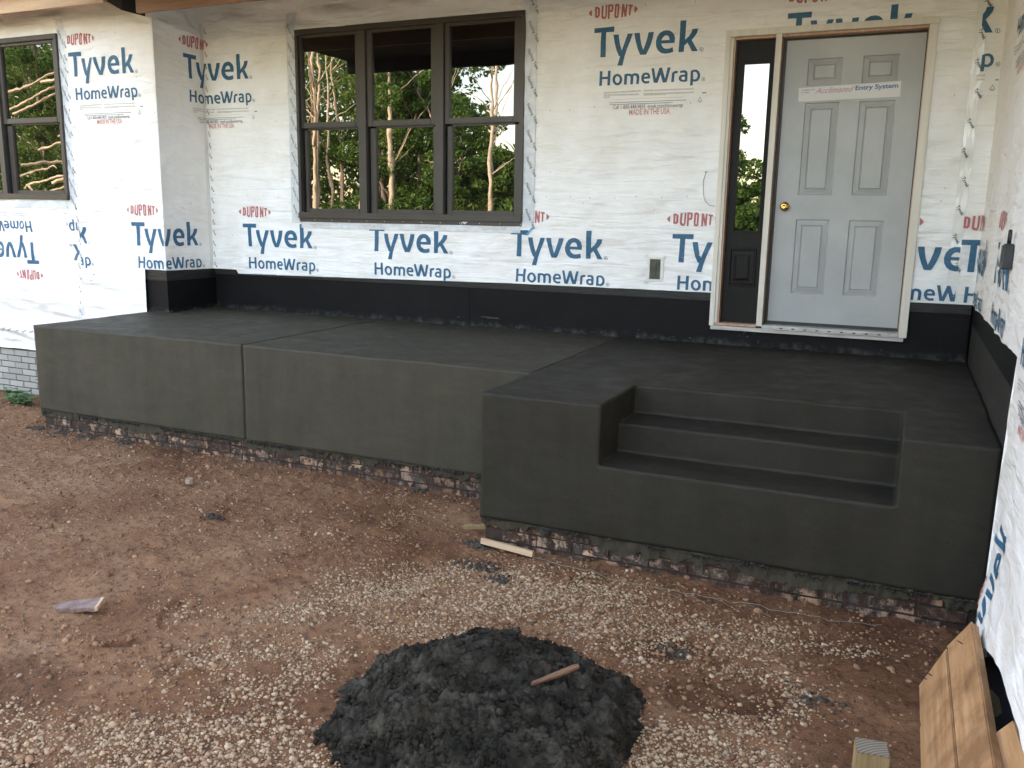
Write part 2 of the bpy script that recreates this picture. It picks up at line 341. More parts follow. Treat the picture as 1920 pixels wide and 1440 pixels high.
house = thing('house', 'single storey house under construction, wrapped in white printed building wrap, with a grey entry door', 'house')
def make_wrap():
    s = set(np.round(np.arange(-8.2, X1+9.4, .018), 4)); s |= {SA, SB, X1, X1+2.700, X1+2.712, -4.151, -4.149}
    for a, b_, _, _ in OPEN: s |= {a, b_}
    s = np.array(sorted(s)); z = set(np.round(np.arange(-.80, 3.05, .018), 4))
    for _, _, a, b_ in OPEN: z |= {a, b_}
    z = np.array(sorted(z)); S, Z = np.meshgrid(s, z, indexing='ij')
    Z2 = np.maximum(Z, zb(S)); P = wmap(S, Z2)
    ni, nj = S.shape; idx = np.arange(ni*nj).reshape(ni, nj)
    a, b_, c, d = idx[:-1, :-1], idx[1:, :-1], idx[1:, 1:], idx[:-1, 1:]
    cs = (S[:-1, :-1]+S[1:, 1:])/2; cz = (Z[:-1, :-1]+Z[1:, 1:])/2
    keep = (Z2[:-1, 1:] > Z2[:-1, :-1]+1e-5) | (Z2[1:, 1:] > Z2[1:, :-1]+1e-5)
    for x0, x1, z0, z1 in OPEN: keep &= ~((cs > x0) & (cs < x1) & (cz > z0) & (cz < z1))
    F = np.stack([a, b_, c, d], -1)[keep]
    me = mesh_from('house_wrap', P.reshape(-1, 3), F.reshape(-1, 4), M_wrap, smooth=True)
    bm = bmesh.new(); bm.from_mesh(me)
    bmesh.ops.delete(bm, geom=[v for v in bm.verts if not v.link_faces], context='VERTS')
    bmesh.ops.remove_doubles(bm, verts=bm.verts[:], dist=1e-5)
    for e in bm.edges:
        if e.is_manifold and e.calc_face_angle(0) > .8: e.smooth = False
    bm.to_mesh(me); bm.free()
    return link('house_wrap', me, house)
wrap = make_wrap()

# ------------------------------------------------------------------ printed lettering traced as flat print
def unproj(px, py):                    # wall point (y=0) of a print mark, used once to square up the traced letters
    d = fw+rt*((px-960)/1627)-up*((py-720)/1627); c = Vector((3.054, -6.77, .954)); p = c+d*(-c.y/d.y); return p.x-.683, p.z-2.402
def ell(cx, cy, rx, ry, n=22): return [(cx+rx*math.cos(k*2*math.pi/n), cy+ry*math.sin(k*2*math.pi/n)) for k in range(n)]
T1 = [  # "Tyvek"
 [[(160,428),(463,402),(457,482),(342,488),(325,860),(248,862),(268,492),(160,500)]],
 [[(448,525),(525,520),(528,560),(535,610),(548,680),(572,760),(600,680),(640,570),(662,508),(738,505),(700,610),(650,730),(610,850),(580,985),(503,985),(545,845),(525,838),(490,750),(465,650),(453,580)]],
 [[(760,500),(840,495),(848,570),(862,660),(890,750),(925,660),(955,560),(970,488),(1052,480),(1035,570),(1000,680),(955,780),(932,822),(845,824),(810,740),(780,630),(765,550)]],
 [[(1362,645),(1368,570),(1350,510),(1310,470),(1260,455),(1200,462),(1140,495),(1100,555),(1080,630),(1085,700),(1110,755),(1155,795),(1220,808),(1290,800),(1345,782),(1335,712),(1280,730),(1230,735),(1190,715),(1170,685),(1165,655)],[(1165,608),(1180,570),(1210,540),(1245,530),(1275,548),(1288,600)]],
 [[(1450,312),(1538,305),(1522,600),(1580,545),(1615,490),(1632,438),(1717,432),(1700,500),(1660,560),(1622,605),(1670,690),(1715,772),(1625,776),(1590,700),(1558,645),(1512,690),(1505,782),(1425,790)]],
 [ell(1770,748,32,32,16), ell(1770,748,25,25,16)], [ell(1768,748,9,14,8)]]
T2 = [  # "HomeWrap"
 [[(90,120),(133,118),(128,213),(215,209),(221,112),(265,110),(254,352),(211,354),(214,247),(126,251),(121,358),(78,360)]],
 [ell(375,257,80,94), ell(375,257,38,56)],
 [[(483,340),(490,172),(520,163),(570,158),(612,170),(650,152),(700,155),(728,180),(735,220),(725,330),(684,330),(692,225),(680,195),(655,190),(637,205),(628,333),(586,335),(592,230),(582,200),(555,195),(535,205),(526,338)]],
 [[(912,240),(915,200),(895,155),(850,140),(800,150),(770,195),(765,250),(785,300),(830,325),(880,320),(902,312),(895,278),(850,288),(815,275),(808,247)],[(810,212),(820,190),(850,175),(872,190),(875,208)]],
 [[(933,72),(977,70),(1010,245),(1068,67),(1113,65),(1155,240),(1202,62),(1248,58),(1180,303),(1117,306),(1085,175),(1035,312),(975,312)]],
 [[(1258,300),(1270,150),(1300,125),(1340,115),(1368,117),(1362,155),(1325,158),(1312,170),(1302,298)]],
 [[(1400,120),(1450,105),(1500,108),(1525,140),(1525,190),(1518,285),(1470,295),(1410,290),(1382,260),(1380,225),(1400,190),(1440,175),(1482,178),(1480,155),(1465,145),(1440,145),(1408,155)],[(1480,212),(1445,208),(1425,225),(1425,250),(1445,262),(1478,258)]],
 [[(1562,355),(1578,115),(1620,98),(1670,95),(1710,120),(1730,170),(1725,230),(1700,270),(1660,290),(1612,288),(1605,352)],[(1616,135),(1645,130),(1675,145),(1688,185),(1680,225),(1655,252),(1614,252)]],
 [ell(1783,250,31,33,16), ell(1783,250,24,26,16)], [ell(1783,250,9,13,8)]]
T3 = [  # "DUPONT" with its oval ends
 [[(75,200),(98,170),(125,148),(122,248),(95,232)]], [[(765,92),(795,112),(815,140),(795,175),(765,200)]],
 [[(172,108),(215,105),(245,130),(240,240),(215,268),(168,268)],[(200,135),(215,140),(210,235),(197,240)]],
 [[(272,88),(300,86),(292,240),(308,258),(322,240),(330,78),(355,76),(345,250),(325,288),(285,288),(262,262)]],
 [[(368,70),(430,66),(447,85),(440,160),(425,182),(392,184),(388,285),(360,287)],[(395,95),(417,95),(414,155),(394,158)]],
 [[(470,70),(495,56),(525,62),(538,90),(525,260),(500,278),(470,275),(458,250)],[(495,95),(511,95),(500,245),(486,245)]],
 [[(575,65),(605,63),(625,150),(635,62),(658,62),(645,255),(618,258),(600,170),(592,265),(565,268)]],
 [[(672,68),(740,72),(738,100),(718,100),(705,235),(680,237),(690,98),(670,96)]]]
MISC = []   # grey text blocks, recycling triangle
def bar(x0, y0, x1, y1, h): return [[(x0, y0), (x1, y1), (x1, y1+h), (x0, y0+h)]]
PALE = [bar(150,462,765,430,24), bar(150,497,735,488,24), bar(150,535,250,531,22), bar(808,430,1625,395,24), bar(808,482,1625,455,24), bar(808,505,1175,492,16), bar(325,580,1440,540,6)]
MIDG = [bar(252,634,1505,588,9), bar(252,666,1285,628,9), [[(1728,540),(1765,612),(1692,614)],[(1728,556),(1754,605),(1704,606)]], bar(1762,466,1832,462,20), bar(1705,622,1748,621,8)]
def inside(poly, x, y):
    c = False; j = len(poly)-1
    for i in range(len(poly)):
        (xi, yi), (xj, yj) = poly[i], poly[j]
        if (yi > y) != (yj > y) and x < (xj-xi)*(y-yi)/(yj-yi)+xi: c = not c
        j = i
    return c
def tri(loops, step=.022):
    V = []; Ed = []
    for L in loops:
        a = len(V)
        for k, p in enumerate(L):
            q = L[(k+1) % len(L)]; m_ = max(1, int(math.dist(p, q)/step))
            V += [(p[0]+(q[0]-p[0])*t/m_, p[1]+(q[1]-p[1])*t/m_) for t in range(m_)]
        nn = len(V)-a; Ed += [(a+k, a+(k+1) % nn) for k in range(nn)]
    xs = [v[0] for v in V]; ys = [v[1] for v in V]
    for gx in np.arange(min(xs), max(xs), step):
        for gy in np.arange(min(ys), max(ys), step):
            if sum(inside(L, gx, gy) for L in loops) % 2: V.append((gx, gy))
    r = geometry.delaunay_2d_cdt([Vector(v) for v in V], Ed, [], 0, 1e-6)
    vo = [tuple(v) for v in r[0]]; F = []
    for f in r[2]:
        cx = sum(vo[i][0] for i in f)/3; cy = sum(vo[i][1] for i in f)/3
        if sum(inside(L, cx, cy) for L in loops) % 2: F.append(tuple(f))
    return vo, F
def text2d(body, size, shear=0, bold=0, sx=1., right=False):
    cu = bpy.data.curves.new('tmp', 'FONT'); cu.body = body; cu.size = size; cu.shear = shear; cu.offset = bold; cu.resolution_u = 2
    o = bpy.data.objects.new('tmp', cu); COL.objects.link(o); dg = bpy.context.evaluated_depsgraph_get()
    me = o.evaluated_get(dg).to_mesh(); V = [(v.co.x*sx, v.co.y) for v in me.vertices]; F = [tuple(p.vertices) for p in me.polygons]
    o.evaluated_get(dg).to_mesh_clear(); bpy.data.objects.remove(o); bpy.data.curves.remove(cu); return V, F
def fit(VF, x0, x1, z0, z1):
    V, F = VF; xs = [v[0] for v in V]; ys = [v[1] for v in V]
    a, b_, c, d = min(xs), max(xs), min(ys), max(ys)
    return [(x0+(x-a)/(b_-a)*(x1-x0), z0+(y-c)/(d-c)*(z1-z0)) for x, y in V], F
LV, LF, LM = [], [], []
def addl(V, F, mi):
    n = len(LV); LV.extend(V); LF.extend([tuple(i+n for i in f) for f in F]); LM.extend([mi]*len(F))
def sq(loops, sc, ox, oy): return [[unproj(ox+x/sc, oy+y/sc) for x, y in L] for L in loops]
for g in T1: addl(*tri(sq(g, 8, 1095, 0)), 0)
for g in T2: addl(*tri(sq(g, 8.727, 1115, 120)), 0)
for g in T3: addl(*tri(sq(g, 8, 1095, 0)), 1)
for g in PALE: addl(*tri(sq(g, 8.727, 1115, 120), .05), 2)
for g in MIDG: addl(*tri(sq(g, 8.727, 1115, 120), .05), 3)
a = unproj(1115+305/8.727, 120+755/8.727); c = unproj(1115+1448/8.727, 120+715/8.727)
addl(*fit(text2d('Call 1-800-448-9835  tyvek.com/homewrap', 1, bold=.01), a[0], c[0], a[1]-.005, a[1]+.034), 3)
a = unproj(1115+568/8.727, 120+840/8.727); c = unproj(1115+1232/8.727, 120+815/8.727)
addl(*fit(text2d('MADE IN THE USA', 1, bold=.015), a[0], c[0], a[1], a[1]+.044), 4)
INKS = [M_navy, M_red, M_pale, M_mid, M_palered]
def logo(s0, z0, clip=None, turned=0, sx=1, off=.0030, zmin=None):
    bm = bmesh.new(); vs_ = []
    for x, z in LV:
        x, z = x*sx, z
        if turned == 180: x, z = .82-x, -.4-z
        elif turned: 
            t = R(turned); x, z = x*math.cos(t)-z*math.sin(t), x*math.sin(t)+z*math.cos(t)
        vs_.append(bm.verts.new((s0+x, 0, z0+z)))
    for f, mi in zip(LF, LM):
        try: fa = bm.faces.new([vs_[i] for i in f]); fa.material_index = mi
        except ValueError: pass
    def cut(co, no, clear=False):
        bmesh.ops.bisect_plane(bm, geom=bm.verts[:]+bm.edges[:]+bm.faces[:], plane_co=co, plane_no=no, clear_outer=clear)
    if clip:
        if clip[0] is not None: cut((clip[0], 0, 0), (-1, 0, 0), True)
        if clip[1] is not None: cut((clip[1], 0, 0), (1, 0, 0), True)
    xs = [v.co.x for v in bm.verts]
    if not xs: bm.free(); return
    for c_ in (SA, SB, X1):
        if min(xs) < c_ < max(xs): cut((c_, 0, 0), (1, 0, 0))
    bm.verts.ensure_lookup_table()
    co = np.array([v.co[:] for v in bm.verts]); low = zb(co[:, 0])+.004
    kill = [v for v, l in zip(bm.verts, low) if v.co.z < l-.01]
    # face side is decided per face so prints wrap cleanly round the corners
    me = bpy.data.meshes.new('printed_logo'); V = []; F = []; fm = []
    bad = set(v.index for v in kill); bm.verts.index_update(); bad = set(v.index for v in kill)
    for f in bm.faces:
        if any(v.index in bad for v in f.verts): continue
        cm = f.calc_center_median(); cs = cm.x
        if any(a_ < cm.x < b_ and c_ < cm.z < d_ for a_, b_, c_, d_ in OPEN): continue
        ss = [min(max(v.co.x, *( [t+1e-6 for t in (SA, SB, X1) if t < cs] or [-99])), *([t-1e-6 for t in (SA, SB, X1) if t > cs] or [99])) if True else 0 for v in f.verts]
        n0 = len(V); V += [(q, max(v.co.z, float(zb(np.array(v.co.x)))+.002)) for q, v in zip(ss, f.verts)]
        F.append(tuple(range(n0, len(V)))); fm.append(f.material_index)
    bm.free()
    if not V: return
    A = np.array(V); P = wmap(A[:, 0], A[:, 1], off)
    me = mesh_from('printed_logo', P, F, INKS, smooth=True, fm=fm)
    o = link('printed_logo', me, wrap); o['kind'] = 'stuff'; return o
UP, LO = 2.402, .845
logo(.683, UP); logo(2.131, UP); 
logo(.683-1.408*3, UP); logo(-4.95, UP, (-4.965, None))
logo(2.615, UP+.005, (3.365, None), off=.0062)
for s_ in (1.383, 0.0, -1.413, -2.862, -4.285): logo(s_, LO if s_ > -2 else LO)
logo(-5.70, LO-.003, (-4.985, None))
logo(2.80, LO+.01, (None, 3.39), off=.0058)
logo(3.39, LO+.008, (3.392, None), off=.0062); logo(X1+1.33, LO+.02); logo(X1+2.78, LO+.0)
logo(X1+.9, UP+.0)
logo(-6.42, .79, (None, -5.02), turned=180); logo(-5.09, .79, (None, -5.0), turned=180, off=.006)
# a turned offcut of wrap printed sideways hangs at the foot of the wing
logo(X1+2.90, -.72, (X1+2.72, X1+3.08), turned=90, sx=.62)

# seam and flashing tapes on the wrap
def strip(name, s0, s1, z0, z1, material, off, parent=wrap, marks=None, slant=0, zz=.03):
    ns = max(2, int((s1-s0)/zz)); nz = max(2, int((z1-z0)/zz)); S, Z = np.meshgrid(np.linspace(s0, s1, ns+1), np.linspace(z0, z1, nz+1), indexing='ij')
    e = .003*fbm(S*5, Z*9, 50, 2)
    P = wmap(S+slant*(Z-z0)+e, Z, off+.002*fbm(S*20, Z*12, 51, 2)); idx = np.arange(S.size).reshape(S.shape)
    F = np.stack([idx[:-1, :-1], idx[1:, :-1], idx[1:, 1:], idx[:-1, 1:]], -1).reshape(-1, 4)
    return link(name, mesh_from(name, P.reshape(-1, 3), F, material, smooth=True), parent)
def marks(items, parent, material=M_black, off=.0035):
    V = []; F = []
    for body, s, z, size, ang in items:
        v, f = text2d(body, size, bold=size*.02); t = R(ang); n0 = len(V)
        V += [(s+x*math.cos(t)-y*math.sin(t), z+x*math.sin(t)+y*math.cos(t)) for x, y in v]; F += [tuple(i+n0 for i in q) for q in f]
    A = np.array(V); P = wmap(A[:, 0], A[:, 1], off)
    o = link('printed_mark', mesh_from('printed_mark', P, F, material), parent); o['kind'] = 'stuff'; return o
t1 = strip('seam_tape', -4.43-J, -4.345-J, -.42, 2.60, M_seam, .0025)
t1.data.materials[0] = M_tape if False else M_seam
marks([('Tyvek', -4.40-J+random.uniform(-.015, .02), z, .026, -60+random.uniform(-8, 8)) for z in np.arange(-.38, 2.55, .115)], t1)
t2 = strip('seam_tape', X0-.05, X0-.004, .42, 2.70, M_seam, .0022)
marks([('Tyvek', X0+.012+random.uniform(0, .01), z, .024, -62+random.uniform(-8, 8)) for z in np.arange(.45, 2.7, .105)], wrap, off=.003)
t3 = strip('seam_tape', 3.33, 3.40, .43, 2.9, M_seam, .003, slant=0)
marks([('Tyvek', 3.335+random.uniform(-.01, .03), z, .030, -58+random.uniform(-8, 8)) for z in np.arange(.5, 2.5, .19)], t3, off=.0055)
t4 = strip('seam_tape', -8-J+.2, -4.15, -.33, -.30, M_seam, .0025)
marks([('Tyvek', s, -.33+random.uniform(0, .01), .026, 35+random.uniform(-15, 15)) for s in np.arange(-6.3, -4.2, .1)], t4)
# tape round the windows
f1 = strip('flashing_tape', -2.27, -2.165, .86, 2.72, M_tape, .0065); f2 = strip('flashing_tape', .09, .205, .86, 2.74, M_tape, .0065)
f3 = strip('flashing_tape', -2.16, .09, .815, .90, M_tape, .0075)
marks([('Flashing Tape', -2.262+random.uniform(0, .01), z, .028, -62) for z in np.arange(1.02, 2.7, .16)], f1, M_mid, .0095)
marks([('Flashing Tape', .125, z+.19, .033, -62) for z in np.arange(.82, 2.6, .21)], f2, M_mid, .0095)
marks([('FlexWrap NF', s, .835, .042, 0) for s in (-2.06, -1.5, -.9, -.27)], f3, M_pale, .0105)
f4 = strip('flashing_tape', -4.47-J, -4.372-J, 1.0, 2.70, M_tape, .0035); f5 = strip('flashing_tape', -6.9-J, -4.45-J, .955, 1.06, M_tape, .005)
marks([('Flashing Tape', -4.455-J, z+.17, .028, -62) for z in np.arange(.9, 2.6, .17)], f4, M_mid, .0065)
# staples: short dark dashes in rows
mb = MB()
def staple(s, z):
    p = wmap(np.array([s, s+.003]), np.array([z, z+.011]), .003); a, b_ = p; dx = .003 if s < X1 else 0
    mb.add([a, (b_[0], b_[1], a[2]), (b_[0], b_[1], b_[2]), (a[0], a[1], b_[2])], [(0, 1, 2, 3)])
for z0, s0, s1 in ((1.79, -3.2, 3.4), (1.10, -3.2, 3.4), (2.52, .3, 1.6), (1.80, -5.1, -3.3), (1.02, -5.1, -3.3), (2.52, -4.9, -3.3)):
    for s_ in np.arange(s0, s1, .195):
        if -2.2 < s_ < .2 or 1.65 < s_ < 3.12 or random.random() < .12: continue
        staple(s_+random.uniform(-.02, .02), z0+random.uniform(-.01, .01)+.01*math.sin(s_))
for k in range(34):
    s_ = random.uniform(-5, 3.4); z_ = random.uniform(.5, 2.5)
    if -2.2 < s_ < .2 or 1.65 < s_ < 3.12: continue
    staple(s_, z_)
o = mb.build('staple', M_black, wrap); o['kind'] = 'stuff'
mb = MB(); mb.add(wmap(np.array([.13, .15, .215, .195]), np.array([.86, .86, .925, .925])-.06, .0115), [(0, 1, 2, 3)]); 
mb.build('cyan_print_stroke', M_cyan, wrap)

# black waterproofing bands behind the porch
mb = MB(); mb.box(X0+.012, X1-.012, .012, .10, -.3, .147); mb.box(X0+.012, 1.745, .012, .10, .147, .335); mb.box(3.058, X1-.012, .012, .10, .147, .335); mb.build('waterproof_membrane', M_memb, house, split=True)
mb = MB(); mb.box(X0+.012, 1.745, .004, .10, .337, .44); mb.box(3.058, X1-.012, .004, .10, .337, .44); o = mb.build('rim_board', M_band, house, split=True)
mb = MB(); mb.box(X0-.004, X0-.1, -J+.012, .10, -.3, .30); mb.box(X0-.5, X0-.0045, -J+.01, -J+.1, -.3, .30); mb.build('waterproof_membrane', M_memb, house, split=True)
mb = MB(); mb.box(X0-.001, X0-.1, -J+.007, .10, .302, .44); mb.box(X0-.5, X0-.0015, -J+.004, -J+.1, .302, .44); mb.build('rim_board', M_band, house, split=True)
mb = MB(); mb.box(X1+.004, X1+.1, -2.9, .1, -1.2, .27); mb.build('scuffed_foundation', M_band2, house)
mb = MB(); mb.box(X1+.002, X1+.1, -2.9, .1, .272, .46); mb.build('rim_board', M_memb, house, split=True)
mb = MB(); mb.box(-.40, -.394, .008, .02, .0, .335); mb.box(3.33, X1-.02, .006, .02, 0, .30); mb.build('membrane_seam', M_memb, house, split=True)
mb = MB()
for x, y, z, l in ((-.28, .011, .085, .16), (-.22, .011, .078, .12), (-.52, .011, .07, .03)): mb.box(x, x+l, y-.001, y+.004, z, z+.005)
for k in range(20):
    x = random.uniform(-3.1, 3.1); z = abs(random.gauss(0, .035))+.006; l = random.uniform(.004, .014)
    if abs(x-.0) < 9: mb.box(x, x+l, .0105, .016, z, z+random.uniform(.003, .008))
for k in range(10):
    x = 1.98+random.gauss(0, .04); z = .07+random.gauss(0, .02); mb.box(x, x+.008, .0105, .016, z, z+.006)
o = mb.build('cement_spatter', M_gjoint, house); o['kind'] = 'stuff'

# solid walls and interior darkness behind the wrap
mb = MB(); mb.box(X0+.05, X1+.1, .14, 7.5, -1.3, 3.0); mb.box(-15, X0-.02, -J+.14, 7.5, -1.3, 3.0); mb.box(X1+.11, 9, -9.5, 7.5, -1.3, 3.0)  # wing and left run stretched out of view to block sky and sun
mb.build('wall', M_inside, house, split=True)
mb = MB(); mb.box(X1+.02, X1+.11, -9.5, -2.9, -1.2, 3.0); mb.build('wall', M_core, house, split=True)

# ------------------------------------------------------------------ windows
def window(xa, xb, za, zb_, y0, units, sashes, rail, name='window'):
    """frame with mullions; per unit an upper and a lower sash with its pane"""
    f = MB(); t = .045
    yb = y0+.10
    f.box(xa, xb, y0-.03, yb, zb_-t, zb_); f.box(xa, xb, y0-.042, yb, za, za+.055)
    f.box(xa, xa+.032, y0-.03, yb, za+.055, zb_-t); f.box(xb-.038, xb, y0-.03, yb, za+.055, zb_-t)
    for m0, m1 in sashes: f.box(m0, m1, y0-.024, yb, za+.055, zb_-t)
    w_ = f.build(name, M_bronze, house, bevel=.004)
    f = MB(); f.box(xa-.03, xb+.03, y0-.004, y0+.02, za-.025, zb_+.02); f2_ = f
    for (u0, u1), (g0, g1, h0, h1) in units:
        s = MB(); zt = zb_-t
        s.box(u0, g0, y0, y0+.05, rail[0], zt); s.box(g1, u1, y0, y0+.05, rail[0], zt); s.box(g0, g1, y0, y0+.05, zt-(zt-2.505), zt); s.box(g0, g1, y0-.002, y0+.05, rail[0], rail[1])
        s.build('sash', M_bronze, w_, bevel=.004)
        p = MB(); p.box(g0, g1, y0+.022, y0+.028, rail[1], 2.505); p.build('pane', M_glass, w_)
        s = MB(); s.box(u0+.012, h0, y0+.025, y0+.075, za+.055, rail[2]); s.box(h1, u1-.012, y0+.025, y0+.075, za+.055, rail[2])
        s.box(h0, h1, y0+.025, y0+.075, za+.055, za+.055+.035); s.box(h0, h1, y0+.025, y0+.075, rail[2], rail[0])
        s.build('sash', M_bronze, w_, bevel=.004)
        p = MB(); p.box(h0, h1, y0+.046, y0+.052, za+.085, rail[2]); p.build('pane', M_glass, w_)
        k = MB(); k.box(u0, u0+.006, y0-.001, y0+.024, za+.055, rail[0]-.002); k.box(u1-.008, u1, y0-.001, y0+.024, za+.055, rail[0]-.002); k.build('sash_track', M_dkplast, w_, split=True)
    return w_
wm = window(-2.172, .105, .905, 2.572, -.0, [((-2.14, -1.50), (-2.115, -1.54, -2.09, -1.535)), ((-1.42, -.72), (-1.365, -.775, -1.345, -.765)), ((-.64, .067), (-.595, .0, -.578, .006))],
            [(-1.50, -1.42), (-.72, -.64)], (1.715, 1.765, 1.700))
mb = MB(); mb.box(-2.17, .10, -.024, .0, .872, .904)
for x in np.arange(-2.0, .1, .19): mb.box(x, x+.006, -.026, -.024, .886, .892, 1)
mb.build('nailing_fin', [M_bronze, M_plast], wm)
wl = window(-6.4, -4.457, 1.04, 2.578, -J, [((-5.33, -4.495), (-5.28, -4.56, -5.245, -4.575)), ((-6.37, -5.40), (-6.3, -5.45, -6.28, -5.47))], [(-5.40, -5.33)], (1.775, 1.825, 1.76))
mb = MB(); mb.box(-2.1, .07, .10, .13, .9, 2.56); mb.box(-6.35, -4.5, -J+.10, -J+.13, 1.05, 2.56); mb.build('window_backing', M_inside, house, split=True)

# ------------------------------------------------------------------ entry door unit
DX, DZ, DY = 2.130, .203, .08
def door_front(V0x, V0z, y, panels, w_, h_, material):
    xs = sorted({0, w_, *[p[0] for p in panels], *[p[1] for p in panels]}); zs = sorted({0, h_, *[p[2] for p in panels], *[p[3] for p in panels]})
    mb = MB(); P = lambda x, z, d: (V0x+x, y+d, V0z+z)
    for i in range(len(xs)-1):
        for j in range(len(zs)-1):
            cx, cz = (xs[i]+xs[i+1])/2, (zs[j]+zs[j+1])/2
            if any(a < cx < b_ and c_ < cz < d for a, b_, c_, d in panels): continue
            mb.add([P(xs[i], zs[j], 0), P(xs[i+1], zs[j], 0), P(xs[i+1], zs[j+1], 0), P(xs[i], zs[j+1], 0)], [(0, 1, 2, 3)])
    mb.add([P(0, 0, 0), P(w_, 0, 0), P(w_, h_, 0), P(0, h_, 0), P(0, 0, .04), P(w_, 0, .04), P(w_, h_, .04), P(0, h_, .04)], [(0, 4, 5, 1), (1, 5, 6, 2), (2, 6, 7, 3), (3, 7, 4, 0), (4, 7, 6, 5)])
    d = mb.build('entry_door', material, house)
    for a, b_, c_, e in panels:
        mb = MB(); rings = [(0, 0), (.006, .013), (.012, .012), (.040, .002), (.046, .008), (.052, .0)]; V = []
        for ins, dep in rings: V += [P(a+ins, c_+ins, dep), P(b_-ins, c_+ins, dep), P(b_-ins, e-ins, dep), P(a+ins, e-ins, dep)]
        F = [(4*r_+k, 4*r_+(k+1) % 4, 4*r_+4+(k+1) % 4, 4*r_+4+k) for r_ in range(len(rings)-1) for k in range(4)]+[tuple(4*(len(rings)-1)+k for k in range(4))]
        mb.add(V, F); mb.build('raised_panel', material, d)
    return d
door = door_front(DX, DZ, DY, [(.154, .387, z0, z1) for z0, z1 in ((.217, .763), (.94, 1.591), (1.712, 1.895))]+[(.523, .757, z0, z1) for z0, z1 in ((.217, .763), (.94, 1.591), (1.712, 1.897))], .914, 2.026, M_door)
# knob
def lathe(prof, n=28):
    V = []; F = []
    for y, r in prof: V += [(r*math.cos(k*2*math.pi/n), y, r*math.sin(k*2*math.pi/n)) for k in range(n)]
    for i in range(len(prof)-1): F += [(i*n+k, (i+1)*n+k, (i+1)*n+(k+1) % n, i*n+(k+1) % n) for k in range(n)]
    F.append(tuple((len(prof)-1)*n+k for k in range(n))[::-1]); return V, F
V, F = lathe([(0, .034), (-.004, .034), (-.010, .028), (-.012, .013), (-.035, .011), (-.040, .018), (-.047, .026), (-.057, .029), (-.066, .026), (-.071, .018), (-.072, .010), (-.070, .008), (-.070, .001)])
me = mesh_from('door_knob', V, F, M_brass, smooth=True); link('door_knob', me, door, (DX+.066, DY-.001, DZ+.856))
# label stuck on the door
q = [(.106, 1.601), (.783, 1.612), (.782, 1.716), (.102, 1.697)]
mb = MB(); mb.add([(DX+x, DY-.004, DZ+z) for x, z in q]+[(DX+x, DY-.0025, DZ+z) for x, z in q], BOXF); lab = mb.build('paper_label', M_sticker, door)
def on_label(VF, x0, x1, z0, z1, mats, name='label_print'):
    V, F = fit(VF, x0, x1, z0, z1)
    return link(name, mesh_from(name, [(DX+x, DY-.0048, DZ+z+(x-.44)*.022) for x, z in V], F, mats), door)
M_lb = simple('print_blue', (.10, .14, .36), (.14, .18, .42), 30, .5, 0); M_lp = simple('print_pink', (.50, .32, .38), (.44, .28, .38), 30, .5, 0)
on_label(text2d('Entry System', 1, bold=.03), .487, .765, 1.655, 1.697, M_lb)
on_label(text2d('Acclimated', 1, shear=.5, bold=.015), .215, .48, 1.657, 1.697, M_lp)
on_label(text2d('COMBINATION', 1, bold=.01), .122, .215, 1.682, 1.691, M_lb); on_label(text2d('SYSTEM', 1, bold=.01), .122, .175, 1.666, 1.674, M_lb)
# jambs, casing, post, sidelight, threshold
mb = MB(); c0 = DZ-.055
mb.box(1.708, 1.745, -.03, .02, .148, 2.262); mb.box(3.056, 3.110, -.03, .02, .148, 2.262); mb.box(1.708, 3.110, -.032, .02, 2.263, 2.308)
mb.build('door_casing', M_trim, house, bevel=.003, split=True)
mb = MB(); mb.box(2.063, 2.104, -.028, .0, .165, 2.262); mb.box(1.7455, 1.765, -.02, .14, .165, 2.26); mb.build('mullion_post', M_trim, house, bevel=.002, split=True)
mb = MB(); mb.box(2.064, 2.103, .001, .14, .165, 2.262); mb.box(1.746, 3.055, .0, .14, 2.245, 2.262); mb.box(3.05, 3.056, .021, .14, .165, 2.245); mb.box(1.766, 1.778, -.01, .14, .165, 2.245); mb.box(1.746, 2.062, -.03, .14, .155, .175)
mb.build('door_jamb', M_jamb, house, split=True)
mb = MB(); mb.box(2.104, 2.1285, .085, .14, .16, 2.246); mb.box(2.128, 3.05, .085, .14, 2.231, 2.246); mb.box(2.104, 3.05, .1, .14, .16, .2); mb.box(3.046, 3.05, .075, .14, .2, 2.24); mb.build('weatherstrip', M_dkplast, house, split=True)
mb = MB(); mb.box(1.72, 3.09, -.028, .0, .120, .150); mb.box(2.105, 3.054, -.035, .10, .152, .176); mb.box(2.19, 2.99, -.048, -.036, .150, .181); mb.build('threshold', M_sill, house, bevel=.002, split=True)
mb = MB(); 
for k in range(9): mb.box(2.24+k*.085, 2.26+k*.085, -.0495, -.048, .158, .166)
mb.build('threshold_slot', M_black, house, split=True)
sx0, sx1, gx0, gx1, gz0, gz1 = 1.779, 2.062, 1.838, 2.020, .875, 2.080
mb = MB(); mb.box(sx0, gx0, .05, .1, .176, 2.244); mb.box(gx1, sx1, .05, .1, .176, 2.244); mb.box(gx0, gx1, .05, .1, gz1, 2.244); mb.box(gx0, gx1, .05, .1, .176, gz0)
side = mb.build('sidelight', M_dkbrown, house)
mb = MB()
for a, b_, c_, d in ((gx0-.012, gx0, gz0-.012, gz1+.012), (gx1, gx1+.012, gz0-.012, gz1+.012), (gx0, gx1, gz1, gz1+.012), (gx0, gx1, gz0-.012, gz0)): mb.box(a, b_, .040, .0495, c_, d)
mb.build('glazing_bead', M_dkbrown, side, bevel=.003, split=True)
mb = MB(); mb.box(gx0, gx1, .06, .066, gz0, gz1); mb.build('pane', M_glass, side)
mb = MB(); V = []
